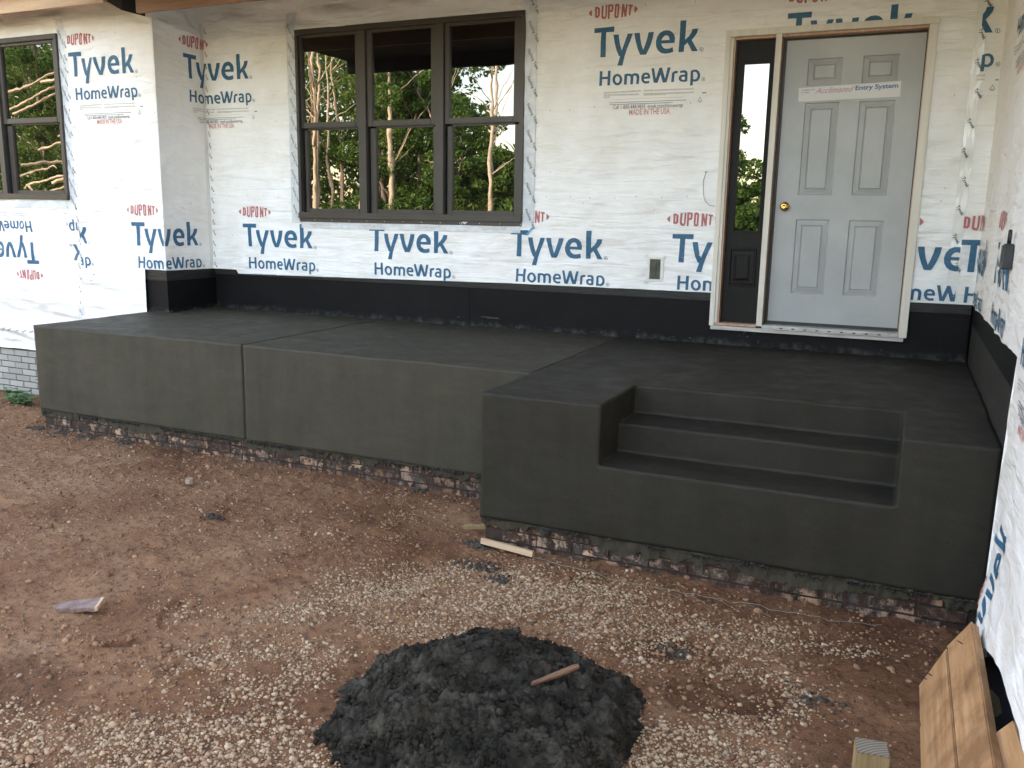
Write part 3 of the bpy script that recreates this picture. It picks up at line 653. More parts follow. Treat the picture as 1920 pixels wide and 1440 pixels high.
for ins, dep in ((0, .0495), (.004, .038), (.014, .038), (.02, .0485), (.045, .0475), (.062, .041)): V += [(1.815+ins, dep, .455+ins), (2.022-ins, dep, .455+ins), (2.022-ins, dep, .743-ins), (1.815+ins, dep, .743-ins)]
mb.add(V, [(4*r_+k, 4*r_+(k+1) % 4, 4*r_+4+(k+1) % 4, 4*r_+4+k) for r_ in range(5) for k in range(4)]+[(20, 21, 22, 23)]); mb.build('raised_panel', M_dkbrown, side)

# electrical box, wire, lock box
mb = MB(); mb.box(1.185, 1.325, -.012, .02, .462, .482); mb.box(1.185, 1.325, -.012, .02, .640, .660); mb.box(1.185, 1.212, -.012, .02, .482, .64); mb.box(1.298, 1.325, -.012, .02, .482, .64)
for x, z in ((1.185, .462), (1.325, .462), (1.185, .66), (1.325, .66)): mb.box(x-.014, x+.014, -.009, -.004, z-.014, z+.014)
ob = mb.build('outlet_box', M_plast, house, bevel=.003)
mb = MB(); mb.box(1.214, 1.296, -.002, .02, .484, .638); mb.tube([(1.26, -.004, .62), (1.262, -.02, .56), (1.255, -.012, .50)], .004, 6); mb.build('box_cover', M_green, ob, bevel=.002)
mb = MB(); mb.tube([(1.614, -.01, 1.305), (1.598, -.015, 1.24), (1.605, -.02, 1.14), (1.625, -.03, 1.09), (1.66, -.036, 1.06), (1.70, -.036, 1.055)], .0022, 5); mb.tube([(1.614, -.008, 1.305), (1.614, -.016, 1.308)], .006, 6); mb.build('bell_wire', M_mid, house)
lk = thing('lock_box', 'black key lock box hanging on the wrapped wing wall by its shackle', 'lock box', (X1-.035, -2.18, .81))
mb = MB(); mb.box(-.026, .026, -.038, .038, -.058, .058); mb.build('body', M_dkplast, lk, bevel=.008, seg=3)
mb = MB(); mb.tube([(.0, -.014, .058), (.0, -.014, .10), (0, -.006, .117), (0, .006, .117), (0, .014, .10), (0, .014, .058)], .0075, 8); mb.build('shackle', M_dkplast, lk, smooth=True)
mb = MB(); mb.box(-.032, -.027, -.0, .022, -.064, -.044); mb.build('latch', M_steel, lk, bevel=.002)

# ------------------------------------------------------------------ eaves and roofs
mb = MB(); mb.box(-15, -3.45, -.97, -.93, 2.705, 2.84); mb.build('eave_board', M_beam, house, bevel=.003)
mb = MB(); mb.box(-3.08, X1, -.97, -.93, 2.592, 2.72); mb.build('eave_board', M_beam2, house, bevel=.003)
mb = MB(); mb.add([(-3.5, -.92, 2.74), (-3.30, -.92, 2.64), (-3.30, -.90, 2.80), (-3.5, -.90, 2.80), (-3.5, -.66, 2.74), (-3.30, -.66, 2.64), (-3.3, -.66, 2.8), (-3.5, -.66, 2.8)], BOXF); mb.build('eave_bracket', M_core, house)
mb = MB(); mb.box(-3.7, X1+.3, -3.0, .14, 2.865, 2.90); mb.box(-15, -3.71, -1.1, 0, 2.86, 2.90); mb.box(X1-.02, 9.4, -9.7, .14, 3.0, 3.04); mb.build('roof_deck', M_soff, house, split=True)
mb = MB(); mb.box(-3.7, X1-.02, -3.04, -2.96, 2.715, 2.95); mb.build('porch_beam', M_soff, house)
mb = MB()
mb.add([(-15, -1.2, 3.05), (9.4, -1.2, 3.05), (9.4, 3.6, 6.2), (-15, 3.6, 6.2), (-15, 8.4, 3.05), (9.4, 8.4, 3.05), (-15, -1.2, 2.92), (9.4, -1.2, 2.92), (-15, 8.4, 2.92), (9.4, 8.4, 2.92)], [(0, 1, 2, 3), (3, 2, 5, 4), (0, 3, 4, 8, 6), (1, 7, 9, 5, 2), (0, 6, 7, 1), (6, 8, 9, 7)])  # unseen main roof, its length and ridge shaped to keep sun off the front
mb.add([(-3.75, -3.1, 2.93), (X1+.3, -3.1, 2.93), (X1+.3, -1.1, 3.2), (-3.75, -1.1, 3.2)], [(0, 1, 2, 3)])
mb.add([(3.2, -9.8, 3.06), (9.5, -9.8, 3.06), (6.3, -9.8, 4.6), (3.2, 0, 3.06), (9.5, 0, 3.06), (6.3, 0, 4.6)], [(0, 2, 1), (0, 3, 5, 2), (1, 2, 5, 4)])
mb.build('roof', M_roof, house)

# painted brick base on the left, brick by brick
def brick_mesh(l, h, d, seed):
    bm = bmesh.new(); bmesh.ops.create_cube(bm, size=1); r_ = random.Random(seed)
    for v in bm.verts: v.co.x *= l; v.co.y *= d; v.co.z *= h
    bmesh.ops.bevel(bm, geom=bm.edges[:], offset=.003, segments=1, affect='EDGES')
    for v in bm.verts: v.co += Vector((r_.uniform(-1, 1), r_.uniform(-1, 1), r_.uniform(-1, 1)))*.0014
    me = bpy.data.meshes.new('brick'); bm.to_mesh(me); bm.free(); return me
def brick_set(mt, l=.203, h=.057, d=.05):
    L = []
    for k in range(4):
        me = brick_mesh(l, h, d, k); me.materials.append(mt); L.append(me)
    return L
GB = brick_set(M_gbrick); OB = brick_set(M_obrick)
mb = MB(); mb.box(-7, -3.55, -J+.004, -J+.1, -1.25, -.50); base = mb.build('brick_base', M_gjoint, house)
for r_ in range(9):
    for c_ in range(9):
        x = -6.45+c_*.213+(.106 if r_ % 2 else 0)
        link('brick', GB[(r_*3+c_) % 4], base, (x, -J+.022+random.uniform(-.001, .003), -.555-r_*.067), (0, random.uniform(-.006, .006), 0))

# ------------------------------------------------------------------ porch of fresh concrete with steps
porch = thing('concrete_porch', 'freshly cast dark grey concrete porch with recessed steps in front of the door', 'porch')
def cells(name, xs, ys, zs, solid, material, parent, bev=.012, grid=.07):
    def ref(v):
        o = []
        for a_, b_ in zip(v[:-1], v[1:]): k = max(1, round((b_-a_)/grid)); o += sorted({*[a_+(b_-a_)*t/k for t in range(k)], a_+.017, b_-.017} if k > 1 else {a_})
        return o+[v[-1]]
    xr, yr, zr = ref(xs), ref(ys), ref(zs)
    bm = bmesh.new(); vm = {}
    def vv(i, j, k):
        if (i, j, k) not in vm: vm[i, j, k] = bm.verts.new((xr[i], yr[j], zr[k]))
        return vm[i, j, k]
    nx, ny, nz = len(xr)-1, len(yr)-1, len(zr)-1
    ix = lambda v, q: max(t for t in range(len(v)-1) if v[t] < q)
    A = [ix(xs, (xr[i]+xr[i+1])/2) for i in range(nx)]; B = [ix(ys, (yr[i]+yr[i+1])/2) for i in range(ny)]; C_ = [ix(zs, (zr[i]+zr[i+1])/2) for i in range(nz)]
    S = lambda i, j, k: 0 <= i < nx and 0 <= j < ny and 0 <= k < nz and solid(A[i], B[j], C_[k])
    for i in range(nx):
        for j in range(ny):
            for k in range(nz):
                if not S(i, j, k): continue
                q = lambda *a: bm.faces.new([vv(i+x, j+y, k+z) for x, y, z in a])
                if not S(i-1, j, k): q((0, 0, 0), (0, 0, 1), (0, 1, 1), (0, 1, 0))
                if not S(i+1, j, k): q((1, 0, 0), (1, 1, 0), (1, 1, 1), (1, 0, 1))
                if not S(i, j-1, k): q((0, 0, 0), (1, 0, 0), (1, 0, 1), (0, 0, 1))
                if not S(i, j+1, k): q((0, 1, 0), (0, 1, 1), (1, 1, 1), (1, 1, 0))
                if not S(i, j, k-1): q((0, 0, 0), (0, 1, 0), (1, 1, 0), (1, 0, 0))
                if not S(i, j, k+1): q((0, 0, 1), (1, 0, 1), (1, 1, 1), (0, 1, 1))
    ed = [e for e in bm.edges if e.is_manifold and e.calc_face_angle(0) > .5 and max(v.co.z for v in e.verts) > -.7]
    co = np.array([v.co[:] for v in bm.verts]); n1 = fbm(co[:, 0]*4, co[:, 1]*4+co[:, 2]*4, 101, 3); n2 = fbm(co[:, 0]*4+50, co[:, 2]*4+co[:, 1]*3, 103, 3)
    for v, a_, b_ in zip(bm.verts, n1, n2): v.co.z += .007*a_; v.co.y += .008*b_; v.co.x += .005*a_
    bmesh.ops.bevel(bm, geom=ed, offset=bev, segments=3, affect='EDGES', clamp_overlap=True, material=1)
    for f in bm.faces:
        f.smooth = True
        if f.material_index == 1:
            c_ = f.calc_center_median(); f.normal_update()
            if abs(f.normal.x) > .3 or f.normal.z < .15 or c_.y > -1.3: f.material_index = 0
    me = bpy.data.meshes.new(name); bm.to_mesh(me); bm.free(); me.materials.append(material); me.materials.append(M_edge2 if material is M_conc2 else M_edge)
    return link(name, me, parent)
ZF = -.712
g_ = .011
a = lambda *x: True
cells('slab', [XL, XJ-g_], [D, .011], [ZF, 0], a, M_conc, porch, .009)
# the left slab also runs round the jog: top stops against the jog wall
cells('slab', [XJ+g_, XK-g_], [D, .011], [ZF, 0], a, M_conc, porch, .009)
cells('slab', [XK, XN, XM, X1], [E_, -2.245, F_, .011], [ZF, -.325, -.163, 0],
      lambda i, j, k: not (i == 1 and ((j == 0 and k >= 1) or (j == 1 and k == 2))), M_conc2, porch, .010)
mb = MB(); mb.box(XJ-.02, XJ+.02, D+.012, 0, ZF+.02, -.012); mb.box(XK-.02, XK+.002, D+.02, 0, ZF+.02, -.012); mb.build('control_joint', M_core, porch, split=True)
# old brick footing showing below the form line, brick by brick
def footing(ax, a0, a1, fixed, name='footing'):
    mb = MB()
    if ax == 'x': mb.box(a0, a1, fixed+.030, fixed+.3, -1.15, ZF-.001)
    else: mb.box(fixed+.030, fixed+.3, a0, a1, -1.15, ZF-.001)
    w_ = mb.build('footing', M_joint, porch); r_ = random.Random(int(abs(a0)*100))
    for row in range(4):
        off = .106 if row % 2 else 0; p = a0+.10-off
        while p < a1-.05:
            z = ZF-.033-row*.067; jx = r_.uniform(-.004, .004)
            if p > a0+.02:
                if ax == 'x': link('brick', OB[r_.randrange(4)], w_, (p+jx, fixed+.048+r_.uniform(-.004, .005), z), (r_.uniform(-.03, .03), r_.uniform(-.012, .012), r_.uniform(-.02, .02)))
                else: link('brick', OB[r_.randrange(4)], w_, (fixed+.048, p+jx, z), (0, 0, math.pi/2))
            p += .213
    return w_
footing('x', XL+.01, XK+.0, D); footing('x', XK+.02, X1, E_); footing('y', E_+.32, D-.02, XK+.01)
# ragged mortar smeared down over the bricks, with crumbs hanging at the form line
def smear(a0, a1, y, seed, depth=.11):
    nx = int((a1-a0)/.007); nz = 26; xs = np.linspace(a0, a1, nx+1); zs = np.linspace(ZF+.004, ZF-.16, nz+1)
    X, Z = np.meshgrid(xs, zs, indexing='ij')
    drip = .062+.07*fbm(X*2.1, X*0, seed, 3)+.05*(vn(X*26, X*0+3, seed+5))+.02*vn(X*70, X*0, seed+6)+.03*fbm(X*14, Z*14, seed+9, 2)
    dd = ZF-Z; keepv = dd < np.maximum(drip, .006)
    thick = .014+.012*fbm(X*40, Z*12, seed+7, 3)-.012*np.clip(dd/.09, 0, 1)
    Y = y+.022-thick-np.where(dd < .012, .008*(.4+vn(X*60, Z*40, seed+8)), 0)
    idx = np.arange(X.size).reshape(X.shape); k = keepv[:-1, :-1] & keepv[1:, 1:] & keepv[1:, :-1] & keepv[:-1, 1:]
    F = np.stack([idx[:-1, :-1], idx[:-1, 1:], idx[1:, 1:], idx[1:, :-1]], -1)[k]
    o = link('mortar_smear', mesh_from('mortar_smear', np.stack([X, Y, Z], -1).reshape(-1, 3), F.reshape(-1, 4), M_smear, smooth=True), porch); o['kind'] = 'stuff'
smear(XL, XK, D, 60); smear(XK, X1, E_, 80)

# ------------------------------------------------------------------ stones builder
ICO_V = []; ICO_F = []
_b = bmesh.new(); bmesh.ops.create_icosphere(_b, subdivisions=1, radius=1); ICO_V = np.array([v.co[:] for v in _b.verts]); ICO_F = np.array([[v.index for v in f.verts] for f in _b.faces]); _b.free()
def stones(name, P, size, material, parent=None, flat=.6, rough=.28, smooth=False):
    n_ = len(P); q = rng.normal(size=(n_, 4)); q /= np.linalg.norm(q, axis=1)[:, None]
    sc = np.stack([np.ones(n_), rng.uniform(.6, 1, n_), rng.uniform(flat-.2, flat+.15, n_)], -1)*size[:, None]
    V = ICO_V[None]*(1+rng.uniform(-rough, rough, (n_, len(ICO_V), 1)))*sc[:, None]
    # yaw plus a limited tilt
    a = rng.uniform(0, 2*math.pi, n_); t = rng.normal(0, .35, n_)
    ca, sa, ct, st = np.cos(a), np.sin(a), np.cos(t), np.sin(t)
    x, y, z = V[..., 0], V[..., 1]*ct[:, None]-V[..., 2]*st[:, None], V[..., 1]*st[:, None]+V[..., 2]*ct[:, None]
    V = np.stack([x*ca[:, None]-y*sa[:, None], x*sa[:, None]+y*ca[:, None], z], -1)+P[:, None]
    F = ICO_F[None]+(np.arange(n_)*len(ICO_V))[:, None, None]
    me = mesh_from(name, V.reshape(-1, 3), F.reshape(-1, 3), material, smooth=smooth)
    at = me.attributes.new('rnd', 'FLOAT', 'POINT'); at.data.foreach_set('value', np.repeat(rng.uniform(0, 1, n_), len(ICO_V)).astype(np.float32))
    return link(name, me, parent)

P = []
for a0, a1, yy in ((XL+.02, XK, D), (XK+.02, X1-.02, E_)):
    xx = rng.uniform(a0, a1, int((a1-a0)*900)); kk = fbm(xx*9, xx*0, 95, 3) > -.12; xx = xx[kk]
    P.append(np.stack([xx, yy+rng.uniform(-.003, .012, len(xx)), ZF-.004+.014*fbm(xx*6, xx*0+4, 96, 3)-rng.exponential(.006, len(xx))], -1))
P = np.concatenate(P); o = stones('form_line_crumbs', P, rng.lognormal(math.log(.0042), .45, len(P)).clip(.002, .012), M_core, porch, flat=.7, rough=.35, smooth=True); o['kind'] = 'stuff'

# ------------------------------------------------------------------ ground
def blob(x, y, cx, cy, a, b_, ang=0, soft=.35, s=0):
    t = R(ang); dx = (x-cx)*math.cos(t)+(y-cy)*math.sin(t); dy = -(x-cx)*math.sin(t)+(y-cy)*math.cos(t)
    r_ = np.sqrt((dx/a)**2+(dy/b_)**2)+.35*fbm(x*3.1, y*3.1, 90+s, 3); return sst(1+soft, 1-soft, r_)
PC = (1.785, -4.11)
FEET = [(rng.uniform(-3.5, 3.0), rng.uniform(-5.0, -2.9), rng.uniform(0, 180)) for _ in range(26)]
def gheight(x, y, fine=True):
    z = -.885+.022*fbm(x*.8, y*.8, 1, 3)+.016*fbm(x*3.2, y*3.2, 5, 3)
    if fine:
        z = z+.014*fbm(x*11, y*11, 8, 3)+.006*np.abs(fbm(x*24, y*24, 83, 2))
        z = z+.013*(.5-worley(x*16+.6*vn(x*9, y*9, 2), y*16, 12))*sst(.0, .25, fbm(x*1.9, y*1.9, 15, 2)+.12)
        # raked / trodden streaks
        z = z+.006*fbm(x*4+y*9, y*3, 18, 3)
    for cx, cy, an in FEET:
        t = R(an); dx = (x-cx)*math.cos(t)+(y-cy)*math.sin(t); dy = -(x-cx)*math.sin(t)+(y-cy)*math.cos(t); q = np.sqrt((dx/.15)**2+(dy/.055)**2)
        z = z-.011*sst(1.1, .8, q)+.006*sst(1.7, 1.15, q)*sst(.9, 1.15, q)
    z = z+.06*blob(x, y, -3.75, -1.55, .35, .25, 20, .5, 1)-.12*sst(-1.5, -.8, y)*sst(-3.4, -3.9, x)
    z = z-.055*blob(x, y, .155, -4.30, .075, .028, 25, .5, 2)+.012*blob(x, y, .15, -4.30, .2, .12, 25, .6, 3)
    z = z-.03*blob(x, y, 2.56, -3.55, .22, .13, 20, .6, 4)+.012*sst(-2.9, -2.62, y)*sst(1, 1.4, x)
    z = z+.02*blob(x, y, .75, -2.15, .3, .2, 0, .5, 6)-.03*sst(1.8, 2.3, x)*sst(-2.8, -2.6, y)*0
    return z
def gmask(x, y):      # share of loose gravel lying on the dirt
    g = np.zeros_like(x)
    for cx, cy, a_, b_, an, am in ((1.25, -3.15, .75, .32, 20, .9), (1.65, -2.95, .45, .2, 0, .8), (.75, -4.15, .35, .28, 20, .75), (.9, -4.75, .5, .25, 25, .95), (1.55, -4.75, .5, .25, 20, .6),
                                   (2.25, -3.15, .5, .2, 10, .65), (2.7, -3.55, .28, .3, 70, .95), (2.45, -4.05, .45, .22, 10, 1.0), (2.05, -3.35, .3, .2, 10, .7), (2.85, -2.9, .3, .12, 0, .55), (.35, -3.9, .35, .12, 15, .35), (2.85, -4.0, .3, .15, 0, .5),
                                   (1.0, -3.55, .5, .22, 20, .75), (.3, -5.0, .5, .2, 20, .6)):
        g = np.maximum(g, am*blob(x, y, cx, cy, a_, b_, an, .5, int(cx*7)))
    g = np.maximum(g, .008+.16*np.clip(fbm(x*1.5, y*1.5, 33, 3), 0, 1)*sst(-1.8, -3.2, y)*sst(-2.5, .5, x))
    g = g*np.clip(.75+1.3*fbm(x*5, y*5, 37, 3), .1, 1.2)
    for cx, cy, a_, b_, an in ((2.56, -3.55, .24, .13, 20), (2.95, -3.2, .16, .12, 0), (3.0, -3.6, .15, .3, 0)): g = g*(1-.9*blob(x, y, cx, cy, a_, b_, an, .35, 9))
    return g
def dmask(x, y):      # damp patches; painted shade in the dent; darker at slab feet, heap and wing
    d = np.zeros_like(x)
    for cx, cy, a_, b_, an, am in ((.0, -4.75, .28, .25, 10, .75), (.42, -5.15, .3, .08, 20, 1), (2.56, -3.55, .3, .17, 20, .85), (2.2, -3.35, .22, .12, 20, .6), (3.1, -3.0, .35, .35, 0, .5), (3.2, -3.9, .3, .4, 0, .6), (-.63, -2.93, .09, .05, 20, .7), (.155, -4.32, .08, .045, 25, 1),
                                   (1.15, -2.8, .2, .08, 0, .6), (1.75, -4.15, .72, .55, 20, .5)):
        d = np.maximum(d, am*blob(x, y, cx, cy, a_, b_, an, .4, int(cy*5)))
    d = np.maximum(d, .55*sst(-2.95, -2.62, y)*sst(.95, 1.1, x)); d = np.maximum(d, .5*sst(-2.2, -1.9, y)*sst(-3.5, -3.4, x)*sst(1.05, .95, x))
    return d
def make_ground():
    fx = np.arange(-5.6, 3.95, .0125); fy = np.arange(-5.7, -.5, .0125)
    ox = 1.35**np.arange(1, 21)*.02
    xs = np.concatenate([(-5.6-np.cumsum(ox))[::-1], fx, 3.95+np.cumsum(ox)]); ys = np.concatenate([(-5.7-np.cumsum(ox))[::-1], fy, -.5+np.cumsum(ox)])
    X, Y = np.meshgrid(xs, ys, indexing='ij'); Z = gheight(X, Y); far = sst(0, 6, np.maximum(np.maximum(-5.6-X, X-3.95), np.maximum(-5.7-Y, Y+.5)))
    Z = Z*(1-far)+(-.95)*far
    idx = np.arange(X.size).reshape(X.shape); F = np.stack([idx[:-1, :-1], idx[1:, :-1], idx[1:, 1:], idx[:-1, 1:]], -1).reshape(-1, 4)
    me = mesh_from('ground', np.stack([X, Y, Z], -1).reshape(-1, 3), F, M_ground, smooth=True)
    for nm, v in (('gravel', gmask(X, Y)), ('damp_dark', dmask(X, Y)), ('far', sst(2, 8, -6-Y))):
        at = me.attributes.new(nm, 'FLOAT', 'POINT'); at.data.foreach_set('value', v.ravel().astype(np.float32))
    o = link('ground', me); o['kind'] = 'structure'; return o
M_ground, n, b = mat('red_dirt', (.18, .1, .07), .9, .2)
def attr(n, nm): return N(n, 'ShaderNodeAttribute', attribute_name=nm).outputs['Fac']
c = ramp(n, noise(n, 1.7, 8, .62), [(.30, (.140, .062, .028)), (.46, (.230, .115, .057)), (.60, (.30, .166, .088)), (.76, (.36, .22, .128))])
c = mix(n, ramp(n, noise(n, 26, 6, .7), [(.36, g3(.75)), (.5, g3(0))]), c, (.075, .040, .028))
c = mix(n, ramp(n, noise(n, 60, 5, .7), [(.60, g3(0)), (.72, g3(.65))]), c, (.36, .26, .18))
vo = N(n, 'ShaderNodeTexVoronoi'); vo.inputs['Scale'].default_value = 95; tc = N(n, 'ShaderNodeTexCoord'); n.links.new(tc.outputs['Object'], vo.inputs['Vector'])
grit = ramp(n, vo.outputs['Distance'], [(.0, g3(1)), (.28, g3(1)), (.38, g3(0))])
sel = ramp(n, noise(n, 40, 3, .6), [(.47, g3(0)), (.55, g3(1))])
gm = math2(n, 'MULTIPLY', math2(n, 'MULTIPLY', grit, sel), math2(n, 'MULTIPLY', attr(n, 'gravel'), 1.0))
c = mix(n, gm, c, (.40, .31, .21))
c = mix(n, math2(n, 'MULTIPLY', attr(n, 'damp_dark'), .8), c, mix(n, 1.0, c, (.36, .30, .27), 'MULTIPLY'))
c = mix(n, attr(n, 'far'), c, ramp(n, noise(n, .6, 6, .6), [(.35, (.05, .09, .025)), (.6, (.16, .15, .07))]))
n.links.new(c, b.inputs['Base Color'])
q = bump(n, b, noise(n, 34, 7, .75), .022, 1.0); bump(n, b, gm, .005, .8, q)
make_ground()

# loose gravel, counted by nobody
def scatter(n_, x0, x1, y0, y1, f):
    x = rng.uniform(x0, x1, n_); y = rng.uniform(y0, y1, n_); k = rng.uniform(0, 1, n_) < f(x, y); return x[k], y[k]
def free(x, y): return ~((x > XL-.02) & (x < XK+.01) & (y > D+.02)) & ~((x > XK) & (y > E_+.02)) & (x < X1-.05) & ~((x > 3.25) & (y < -3.1))
x, y = scatter(270000, -3.8, 3.5, -5.6, -1.9, lambda x, y: gmask(x, y)*free(x, y))
d0 = np.hypot(x-3.05, y+6.77)
sz = rng.lognormal(math.log(.0050), .48, len(x)).clip(.002, .014)
o = stones('gravel', np.stack([x, y, gheight(x, y)+sz*.22], -1), sz, M_peb); o['kind'] = 'stuff'
x, y = scatter(60000, -5.4, 3.5, -5.6, -1.0, lambda x, y: (.25+.75*sst(0, .3, fbm(x*2.5, y*2.5, 44, 3)))*free(x, y)*sst(-8, -3, -np.abs(x-1)-2)*0+(.30+.7*sst(0, .3, fbm(x*2.5, y*2.5, 44, 3)))*free(x, y))
sz = rng.lognormal(math.log(.0060), .50, len(x)).clip(.002, .022)
o = stones('dirt_clods', np.stack([x, y, gheight(x, y)+sz*.1], -1), sz, M_clod, smooth=True); o['kind'] = 'stuff'

# ------------------------------------------------------------------ heap of leftover concrete
def pile_h(x, y):
    t = R(20.8); dx = (x-PC[0])*math.cos(t)+(y-PC[1])*math.sin(t); dy = -(x-PC[0])*math.sin(t)+(y-PC[1])*math.cos(t)
    r_ = np.sqrt((dx/.57)**2+(dy/.65)**2)+.20*fbm(x*4.6, y*4.6, 70, 4)
    h = .125*(1-np.clip(r_, 0, 1.2)**3.2)
    h = h+.085*fbm(x*4.3, y*4.3, 71, 3)*sst(1, .75, r_)
    h = h-.05*blob(x, y, 1.80, -4.02, .2, .12, 20, .5, 1)
    return h, r_
def make_pile():
    heap = thing('concrete_heap', 'low dark heap of wet leftover concrete dumped on the gravel', 'concrete heap', (0, 0, 0))
    st = .0062; xs = np.arange(PC[0]-.78, PC[0]+.80, st); ys = np.arange(PC[1]-.85, PC[1]+.85, st); X, Y = np.meshgrid(xs, ys, indexing='ij')
    h, r_ = pile_h(X, Y); m_ = sst(1.02, .85, r_)
    l1 = .5-worley(X*13+.8*vn(X*8, Y*8, 2), Y*13+.8*vn(X*8, Y*8, 3), 72); l2 = .5-worley(X*30+.5*vn(X*20, Y*20, 2), Y*30, 73); l3 = .5-worley(X*62, Y*62, 74)
    smoothp = sst(.05, .3, fbm(X*3, Y*3, 75, 2))            # trowelled flats between the clods
    k = (1-.85*smoothp)
    H = gheight(X, Y)-.01+h+m_*k*(.03*(.5-worley(X*7+.8*vn(X*5, Y*5, 2), Y*7, 79))+.046*l1+.030*l2+.016*l3)+.010*fbm(X*34, Y*34, 76, 4)
    sh = .010*k*m_; X2 = X+sh*fbm(X*22, Y*22, 77, 2); Y2 = Y+sh*fbm(X*22, Y*22, 78, 2)-.3*0
    idx = np.arange(X.size).reshape(X.shape); kp = (r_ < 1.03)
    kk = kp[:-1, :-1] & kp[1:, 1:] & kp[1:, :-1] & kp[:-1, 1:]
    F = np.stack([idx[:-1, :-1], idx[1:, :-1], idx[1:, 1:], idx[:-1, 1:]], -1)[kk]
    link('mass', mesh_from('mass', np.stack([X2, Y2, H], -1).reshape(-1, 3), F.reshape(-1, 4), M_pile, smooth=True), heap)
    x, y = scatter(52000, PC[0]-.75, PC[0]+.75, PC[1]-.82, PC[1]+.82, lambda a_, b_: (pile_h(a_, b_)[1] < 1.0+.05*vn(a_*9, b_*9, 5))*(1-.85*sst(.05, .3, fbm(a_*3, b_*3, 75, 2))))
    hh, rr = pile_h(x, y); sz = rng.lognormal(math.log(.0046), .62, len(x)).clip(.0015, .022)*np.where(rr > .97, .8, 1)
    l1 = .5-worley(x*13+.8*vn(x*8, y*8, 2), y*13+.8*vn(x*8, y*8, 3), 72)
    o = stones('crumbs', np.stack([x, y, gheight(x, y)-.006+np.maximum(hh, 0)+.030*l1*sst(1.02, .85, rr)], -1), sz, M_pile, heap, flat=.75, rough=.42); o['kind'] = 'stuff'
    return heap
make_pile()
# small dark crumbs of spilt mix at the foot of the walls
def spill(pts, label, name='concrete_spill'):
    P = []
    for cx, cy, r_, n_ in pts:
        a_ = rng.uniform(0, 6.28, n_); q = np.abs(rng.normal(0, .5, n_))*r_; P.append(np.stack([cx+q*np.cos(a_), cy+q*np.sin(a_)*.6, gheight(cx+q*np.cos(a_), cy+q*np.sin(a_)*.6)+.004], -1))
    P = np.concatenate(P); o = stones(name, P, rng.uniform(.005, .016, len(P)), M_spill, flat=.6, rough=.4); o['kind'] = 'stuff'; return o
spill([(XL-.02, D-.03, .09, 220), (-3.2, D-.05, .12, 160), (-2.9, D-.04, .12, 120), (-2.5, D-.03, .1, 80), (-.63, -2.93, .07, 70), (-1.3, D-.02, .05, 40), (1.0, E_-.02, .09, 200), (1.15, -2.85, .16, 90), (1.3, -2.95, .12, 60), (.2, D-.03, .1, 40), (3.0, -4.1, .2, 60), (2.3, -3.3, .1, 60), (2.9, -3.45, .2, 40)], '')

# ------------------------------------------------------------------ scraps of wood and other small things
def prism(pts, thick, name, material, parent=None):
    """flat irregular piece from a top outline, centred, thick downwards"""
    nn = len(pts); V = [(x, y, z) for x, y, z in pts]+[(x, y, z-thick) for x, y, z in pts]
    F = [tuple(range(nn))]+[tuple(range(2*nn-1, nn-1, -1))]+[(k, nn+k, nn+(k+1) % nn, (k+1) % nn) for k in range(nn)]
    mb = MB(); mb.add(V, F); return mb.build(name, material, parent, bevel=.0015)
mb = MB(); mb.box(-.165, .165, -.013, .013, -.016, .016); o = mb.build('wood_lath', M_pine, None, bevel=.002); o.location = (1.19, -2.625, -.845); o.rotation_euler = (R(-8), R(2), R(-5))
tag(o, 'pale cut wood strip lying against the brick under the left end of the step block', 'wood strip')
mb = MB(); mb.box(-.08, .08, -.012, .012, -.012, .012); o = mb.build('wood_offcut', M_weather, None, bevel=.002); o.location = (.90, -2.42, -.842); o.rotation_euler = (R(10), R(-6), R(10))
tag(o, 'small weathered wood offcut poking out beside the corner of the step block', 'wood strip')
o = prism([(-.13, .012, .012), (-.10, .035, .014), (-.02, .042, .018), (.085, .05, .02), (.09, -.02, .02), (.085, -.048, .016), (.04, -.03, .014), (-.01, -.038, .012), (-.05, -.018, .010), (-.10, -.014, .008)], .02, 'bark_chunk', M_bark)
o.location = (-.29, -4.155, -.862); o.rotation_euler = (R(5), R(-4), R(26)); tag(o, 'flat broken chunk of greyish purple bark lying on bare red dirt', 'bark')
prism([(.083, .049, .0215), (.098, .046, .021), (.10, -.04, .019), (.086, -.047, .0175)], .02, 'split_edge', M_pine, o)
o = prism([(-.12, -.005, 0), (-.11, .008, .004), (.10, .018, .014), (.125, .012, .016), (.12, -.008, .014), (.0, -.014, .006)], .014, 'wood_sliver', M_scrap)
h_, _ = pile_h(np.array([1.985]), np.array([-3.93])); o.location = (1.985, -3.93, float(gheight(np.array([1.985]), np.array([-3.93]))[0]+h_[0])+.030); o.rotation_euler = (R(8), R(-6), R(48)); o.scale = (.85, .8, .8); tag(o, 'reddish split wood sliver stuck in the top of the concrete heap', 'wood sliver')
o = prism([(-.03, .0, .02), (-.015, .022, .024), (.018, .024, .022), (.032, .004, .018), (.02, -.02, .016), (-.015, -.022, .016)], .03, 'rock', M_pine)
o.data.materials[0] = simple('tan_rock', (.24, .17, .12), (.33, .25, .19), 12, .9, .003, 40)
o.location = (-1.27, -2.47, -.862); tag(o, 'palm sized tan rock alone on the dirt in front of the left slabs', 'rock')
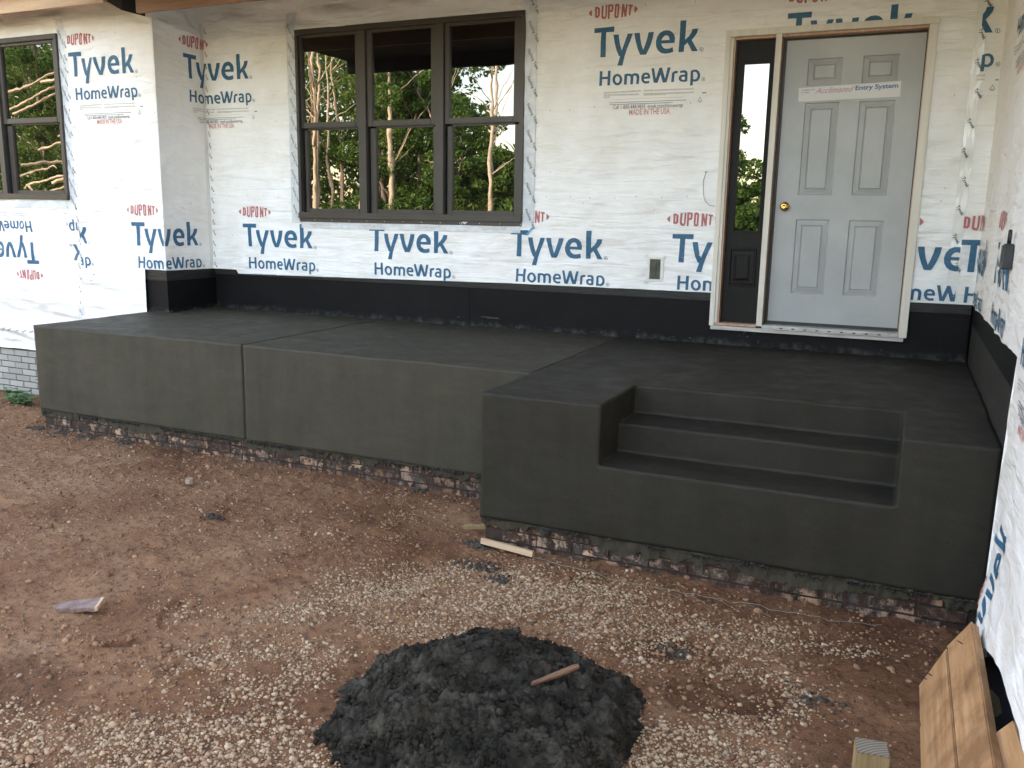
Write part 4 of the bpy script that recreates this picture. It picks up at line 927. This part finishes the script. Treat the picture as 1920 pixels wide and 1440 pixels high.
# stake sticking up in the foreground
st = thing('wood_stake', 'weathered square post end standing up from the dirt in the foreground', 'post', (3.098, -4.17, -.9))
zt = .305; c_, s_ = math.cos(R(8)), math.sin(R(8))
V = [(x*c_-y*s_, x*s_+y*c_) for x, y in ((-.046, -.04), (.046, -.04), (.046, .04), (-.046, .04))]
mb = MB(); mb.add([(x, y, -.1) for x, y in V]+[(x, y, zt-.003) for x, y in V], BOXF); mb.build('shaft', M_weather, st, bevel=.003)
M_stend, n, b = mat('stake_end_grain', (.4, .36, .3), .8, .2)
wv = N(n, 'ShaderNodeTexWave', wave_type='RINGS', rings_direction='Z'); wv.inputs['Scale'].default_value = 28; wv.inputs['Distortion'].default_value = .8; tc = N(n, 'ShaderNodeTexCoord'); mp = N(n, 'ShaderNodeMapping'); mp.inputs['Location'].default_value = (-.10, .12, 0); mp.inputs['Scale'].default_value=(1, 1, 1)
n.links.new(tc.outputs['Object'], mp.inputs[0]); n.links.new(mp.outputs[0], wv.inputs[0]); n.links.new(ramp(n, wv.outputs[0], [(.2, (.12, .10, .075)), (.8, (.22, .19, .145))]), b.inputs['Base Color'])
mb = MB(); mb.add([(x*.96, y*.96, zt-.002) for x, y in V]+[(x*.96, y*.96, zt+.002) for x, y in V], BOXF); mb.build('end_grain', M_stend, st)
# form lumber leaning against the wing
fm_ = thing('form_lumber', 'orange form boards nailed side by side, leaning against the right wing wall', 'lumber', (3.3, -3.2, -.87))
def board(p0, p1, ya, yb, th, name, m_, end):
    (xa, za), (xb, zb__) = p0, p1; n2 = Vector((-(zb__-za), 0, xb-xa)).normalized()*-1; nx, nz = (zb__-za), -(xb-xa); L = math.hypot(nx, nz); nx, nz = nx/L*th, nz/L*th
    bx = Vector(fm_.location)
    P = [(xa, ya, za), (xb, ya-.0, zb__), (xb, yb, zb__), (xa, yb, za)]; Q = [(x+nx, y, z+nz) for x, y, z in P]
    mb = MB(); mb.add([tuple(Vector(p)-bx) for p in Q+P], [(0, 3, 2, 1), (4, 5, 6, 7), (1, 2, 6, 5), (2, 3, 7, 6), (3, 0, 4, 7)]); mb.add([tuple(Vector(p)-bx) for p in (Q[0], Q[1], P[1], P[0])], [(0, 1, 2, 3)], 1)
    return mb.build(name, [M_lumber, M_endg], fm_, bevel=.004)
board((3.262, -.885), (3.343, -.703), -3.15, -4.9, .036, 'board', M_lumber, 0)
board((3.346, -.697), (3.420, -.575), -3.14, -4.9, .036, 'board', M_lumber, 0)
mb = MB(); bx = Vector(fm_.location)
mb.add([tuple(Vector(p)-bx) for p in ((3.30, -3.5, -.89), (3.47, -3.5, -.66), (3.50, -3.5, -.69), (3.36, -3.5, -.89), (3.30, -3.6, -.89), (3.47, -3.6, -.66), (3.5, -3.6, -.69), (3.36, -3.6, -.89))], BOXF); mb.build('cleat', M_weather, fm_)
mb = MB()
for x, y, z in ((3.30, -3.22, -.80), (3.39, -3.25, -.63), (3.285, -3.19, -.835)): mb.tube([tuple(Vector((x-.02, y, z+.015))-bx), tuple(Vector((x+.01, y+.012, z-.004))-bx)], .0022, 6)
mb.build('nail', M_dkplast, fm_, split=True)
mb = MB(); mb.box(-.045, .045, -.2, .2, -.045, .045); o = mb.build('lumber_block', M_lumber, None, bevel=.003); o.location = (3.505, -4.12, -.60); o.rotation_euler = (0, R(38), R(3))
tag(o, 'short squared timber end wedged between the form boards and the wing wall', 'lumber')
mb = MB(); mb.add([(3.44, -3.1, -.95), (3.56, -3.1, -.95), (3.56, -4.9, -.95), (3.44, -4.9, -.95), (3.47, -3.15, -.72), (3.56, -3.1, -.66), (3.56, -4.9, -.66), (3.47, -4.9, -.70)], [(0, 1, 5, 4), (0, 4, 7, 3), (4, 5, 6, 7), (1, 2, 6, 5)])  # plain black shape that fills the dark gap behind the boards
o = mb.build('black_filler', M_dkplast, None); tag(o, 'plain black sheeting bunched at the foot of the wing wall behind the form boards', 'filler')
# wire along the footing
P = []
for k in range(40):
    t = k/39; x = 1.36+t*1.75; y = -2.66-.10*math.sin(t*3.1)-.02*math.sin(t*9)+.0*t; P.append((x, y, float(gheight(np.array([x]), np.array([y]))[0])+.012+.012*math.sin(t*7)**2))
mb = MB(); mb.tube(P, .0013, 5)
for k in (16, 19, 22, 25):
    a_ = P[k]; mb.tube([a_, (a_[0]+.06, a_[1]-.05, a_[2]+.012), (a_[0]+.15, a_[1]-.09, a_[2]-.006)], .0008, 4)
o = mb.build('wire', simple('pale_wire', (.12, .13, .10), (.20, .21, .17), 20, .5, 0)); tag(o, 'thin pale wire with loose strands running along the brick footing', 'wire')

# weeds at the left brick base
def weed(x, y, hgt, nl, label, size=.03, group='weeds by the grey brick base', spread=.1):
    z = float(gheight(np.array([x]), np.array([y]))[0]); r_ = random.Random(int(x*1000)); root = thing('weed', label, 'weed', (x, y, z-.01), group)
    st_ = MB(); lf = MB()
    for k in range(nl):
        a_ = r_.uniform(0, 6.28); h_ = hgt*r_.uniform(.6, 1); tip = Vector((math.cos(a_)*spread*r_.uniform(.3, 1), math.sin(a_)*spread*.6*r_.uniform(.3, 1), h_)); P = [Vector((0, 0, 0)), tip*.5+Vector((0, 0, h_*.1)), tip]
        st_.tube(P, [.003, .0022, .001], 4)
        for j in range(9):
            t = r_.uniform(.15, 1); p = P[1]*t*2 if t < .5 else P[1]+(P[2]-P[1])*(t-.5)*2; b_ = r_.uniform(0, 6.28); d = Vector((math.cos(b_), math.sin(b_), r_.uniform(-.1, .6))).normalized(); w_ = d.cross(Vector((0, 0, 1))).normalized()*size*.3; L = size*r_.uniform(.7, 1.4)
            lf.add([p, p+d*L*.5+w_, p+d*L+Vector((0, 0, -L*.2)), p+d*L*.5-w_], [(0, 1, 2, 3)])
    st_.build('stem', M_stem, root); o = lf.build('leaf', M_wleaf, root); o['kind'] = 'stuff'
M_wleaf = simple('weed_leaf', (.05, .10, .03), (.11, .18, .06), 20, .6, 0); M_stem = simple('weed_stem', (.10, .14, .05), (.16, .2, .08), 20, .6, 0)
for x, y, h_, nl, lb, s_, sp in ((-4.55, -1.0, .34, 4, 'upright pale weed in front of the grey bricks beside the dirt mound', .08, .07), (-4.75, -1.15, .12, 22, 'low dark spreading weed at the very left edge of the photo', .06, .2), (-4.55, -1.25, .08, 14, 'low weed creeping over dirt at the foot of the upright weed', .045, .14), (-5.05, -.95, .15, 18, 'leafy weed close against the grey bricks at the left edge', .06, .2), (-3.62, -1.2, .62, 1, 'single tall thin weed rising behind the left end of the porch', .035, .02)):
    weed(x, y, h_, nl, lb, s_, 'weeds by the grey brick base', sp)

# ------------------------------------------------------------------ trees across the yard (seen mirrored in the glass)
def leaves(name, C_, S_, n_, size, parent, squash=.7):
    """C_ clump centres, S_ radii"""
    k = rng.integers(0, len(C_), n_); u = rng.normal(size=(n_, 3)); u /= np.linalg.norm(u, axis=1)[:, None]; r_ = rng.uniform(.35, 1, n_)**.5
    P = C_[k]+u*(S_[k]*r_)[:, None]*np.array([1, 1, squash]); d1 = rng.normal(size=(n_, 3)); d1 /= np.linalg.norm(d1, axis=1)[:, None]; d2 = np.cross(d1, rng.normal(size=(n_, 3))); d2 /= np.linalg.norm(d2, axis=1)[:, None]
    s_ = (size*rng.uniform(.6, 1.3, n_))[:, None]
    V = np.stack([P-d1*s_, P+d2*s_*.5, P+d1*s_, P-d2*s_*.5], 1).reshape(-1, 3); F = np.arange(n_*4).reshape(-1, 4)
    me = mesh_from(name, V, F, M_leaf); at = me.attributes.new('rnd', 'FLOAT', 'POINT'); at.data.foreach_set('value', np.repeat((rng.uniform(0, 1, n_)*.6+rng.uniform(0, .4, len(C_))[k]), 4).astype(np.float32))
    return link(name, me, parent)
def tree(x, y, h_, label, r_=.2, crown=2.2, n_=5000, lean=.0, base=.9, bare=False, mt=None, seed=0, leaf=.12, limbs=7):
    rr = random.Random(seed); t_ = thing('tree', label, 'tree', (x, y, -.95), 'trees across the yard'); mb = MB(); P = []; rad = []
    for k in range(9):
        t = k/8; P.append((lean*h_*t+rr.uniform(-.05, .05)*t*2, rr.uniform(-.1, .1)*t*2, h_*t)); rad.append(r_*(1-.75*t))
    mb.tube(P, rad, 8)
    for k in range(limbs):
        t = rr.uniform(.35, .95); p = Vector(P[int(t*8)]); a_ = rr.uniform(0, 6.28); L = h_*rr.uniform(.12, .28); e = p+Vector((math.cos(a_)*L, math.sin(a_)*L, L*rr.uniform(.5, 1.6)))*.8; mb.tube([p, (p+e)/2+Vector((0, 0, .1)), e], [r_*.22, r_*.13, r_*.04], 5)
    mb.build('trunk', mt or M_trunk, t_, smooth=True)
    if not bare:
        nc = 26; C_ = np.stack([rng.normal(lean*h_*.7, crown*.5, nc), rng.normal(0, crown*.4, nc), rng.uniform(base, h_*1.02, nc)], -1); S_ = rng.uniform(.35, .9, nc)*crown*.42
        leaves('crown', C_, S_, n_, leaf, t_)
    return t_
TL = ['tall pale bare trunk without crown', 'bushy green tree with dense low crown', 'slim young green tree']
k = 0; seen = {}
for x, y, h_, kind, ln in ((-21.0, -23, 9, 0, .03), (-20.3, -23.5, 10, 0, -.01), (-19.3, -23, 9, 0, .02), (-18.8, -23.6, 11, 0, -.03), (-18.2, -25, 10, 0, .01), (-21.3, -24, 12, 0, .01), (-20.6, -25, 13, 0, -.02), (-20.0, -24, 12, 0, .05), (-19.6, -27, 12, 0, .0), (-19.0, -26, 12, 0, .02), (-18.5, -24, 12, 0, -.05), (-22.3, -26, 11, 0, .02),
                       (-17.4, -25, 8.5, 1, 0), (-16.6, -24, 9, 1, .02), (-16.0, -26, 9, 1, -.02), (-15.2, -24.5, 8.4, 1, .02), (-17.0, -23, 11, 0, .02), (-15.6, -23, 10, 0, -.01), (-14.5, -25, 6.8, 1, 0), (-13.7, -24, 12, 0, .0), (-13.3, -24.4, 5.0, 1, .0), (-13.2, -23, 7, 0, .0), (-12.3, -25, 12, 0, .03), (-12.0, -24.5, 4.4, 1, 0), (-11.6, -24, 12, 0, -.02), (-11.3, -23, 9, 0, .01), (-10.6, -24, 4.6, 1, 0), (-12.7, -22.5, 4.2, 2, 0),
                       (-3.2, -24, 3.2, 1, 0), (-2.2, -22, 4.9, 2, .02), (-1.2, -26, 3.8, 1, 0), (.6, -24, 4.0, 1, 0), (-5, -26, 5, 1, 0), (3.5, -25, 6, 1, 0), (7, -25, 8, 1, 0),
                       (-30, -24, 9, 1, 0), (-33, -26, 10, 1, 0), (-36, -25, 11, 1, 0), (-27, -26, 9, 1, 0), (-24, -25, 8, 1, 0), (-39, -27, 12, 1, 0), (-34.5, -25.5, 10, 1, 0), (-43, -25, 10, 1, 0)):
    pane = ('behind the house, out of line with the panes' if x > 2 or x < -42 else 'in the sidelight beside the door' if x > -6 else 'in the right pane of the wide window' if x > -14.2 else 'in the middle pane of the wide window' if x > -17.9 else 'in the left pane of the wide window' if x > -23 else 'in the left window')
    key = (kind, pane); seen[key] = seen.get(key, 0)+1; q = seen[key]; od = ['first', 'second', 'third', 'fourth', 'fifth', 'sixth', 'seventh', 'eighth', 'ninth', 'tenth', 'eleventh', 'twelfth', 'thirteenth'][q-1]
    if kind == 0: tree(x, y, h_, f'{od} pale bare trunk mirrored {pane}', .075+.035*((k*7) % 3), bare=True, lean=ln, seed=k, limbs=6)
    elif kind == 1: tree(x, y, h_, f'{od} bushy green tree mirrored {pane}', .14, 2.3 if h_ > 5 else 1.5, 11000, mt=M_dtrunk, seed=k, base=.8, leaf=.085)
    else: tree(x, y, h_, f'slim young green tree mirrored {pane}', .07, 1.0, 5000, mt=M_dtrunk, seed=k, base=1.2, leaf=.07)
    k += 1
# felled pale stems leaning in front of the left thicket
br = thing('fallen_branches', 'tangle of pale fallen stems before the dark thicket, mirrored in the left window', 'branches', (-29, -22, -.95))
rr = random.Random(5)
for j in range(26):
    z0 = rr.uniform(.6, 7.5); x0 = rr.uniform(-7, 1); L = rr.uniform(3, 8); mb = MB(); a_ = rr.gauss(.0, .25)
    mb.tube([(x0, rr.uniform(-1, 1), z0), (x0+L*.5, rr.uniform(-1, 1), z0+L*.5*a_+.35), (x0+L, rr.uniform(-1, 1), z0+L*a_-.2)], [.07, .05, .02], 5); mb.build('stem', M_trunk, br)
# the wood behind, one mass
cl = [(520, -62, -17.5, -37, -29, .3, 11, 1.0, 2.2), (130, -62, -26, -37, -30, 9, 16, 1.4, 2.4), (130, -18, -9, -38, -31, .0, 4.6, .8, 1.5), (130, -9, 24, -38, -31, .0, 3.2, .9, 1.4), (230, -62, 22, -29, -24.0, .0, 1.9, .5, 1.1)]
C_ = np.concatenate([np.stack([rng.uniform(a_, b_, q), rng.uniform(c_, d_, q), rng.uniform(e_, f_, q)], -1) for q, a_, b_, c_, d_, e_, f_, g1, g2 in cl]); S_ = np.concatenate([rng.uniform(g1, g2, q) for q, *_, g1, g2 in cl])
o = leaves('distant_wood', C_, S_, 260000, .15, None); o.location = (0, 0, -.9); o['kind'] = 'stuff'
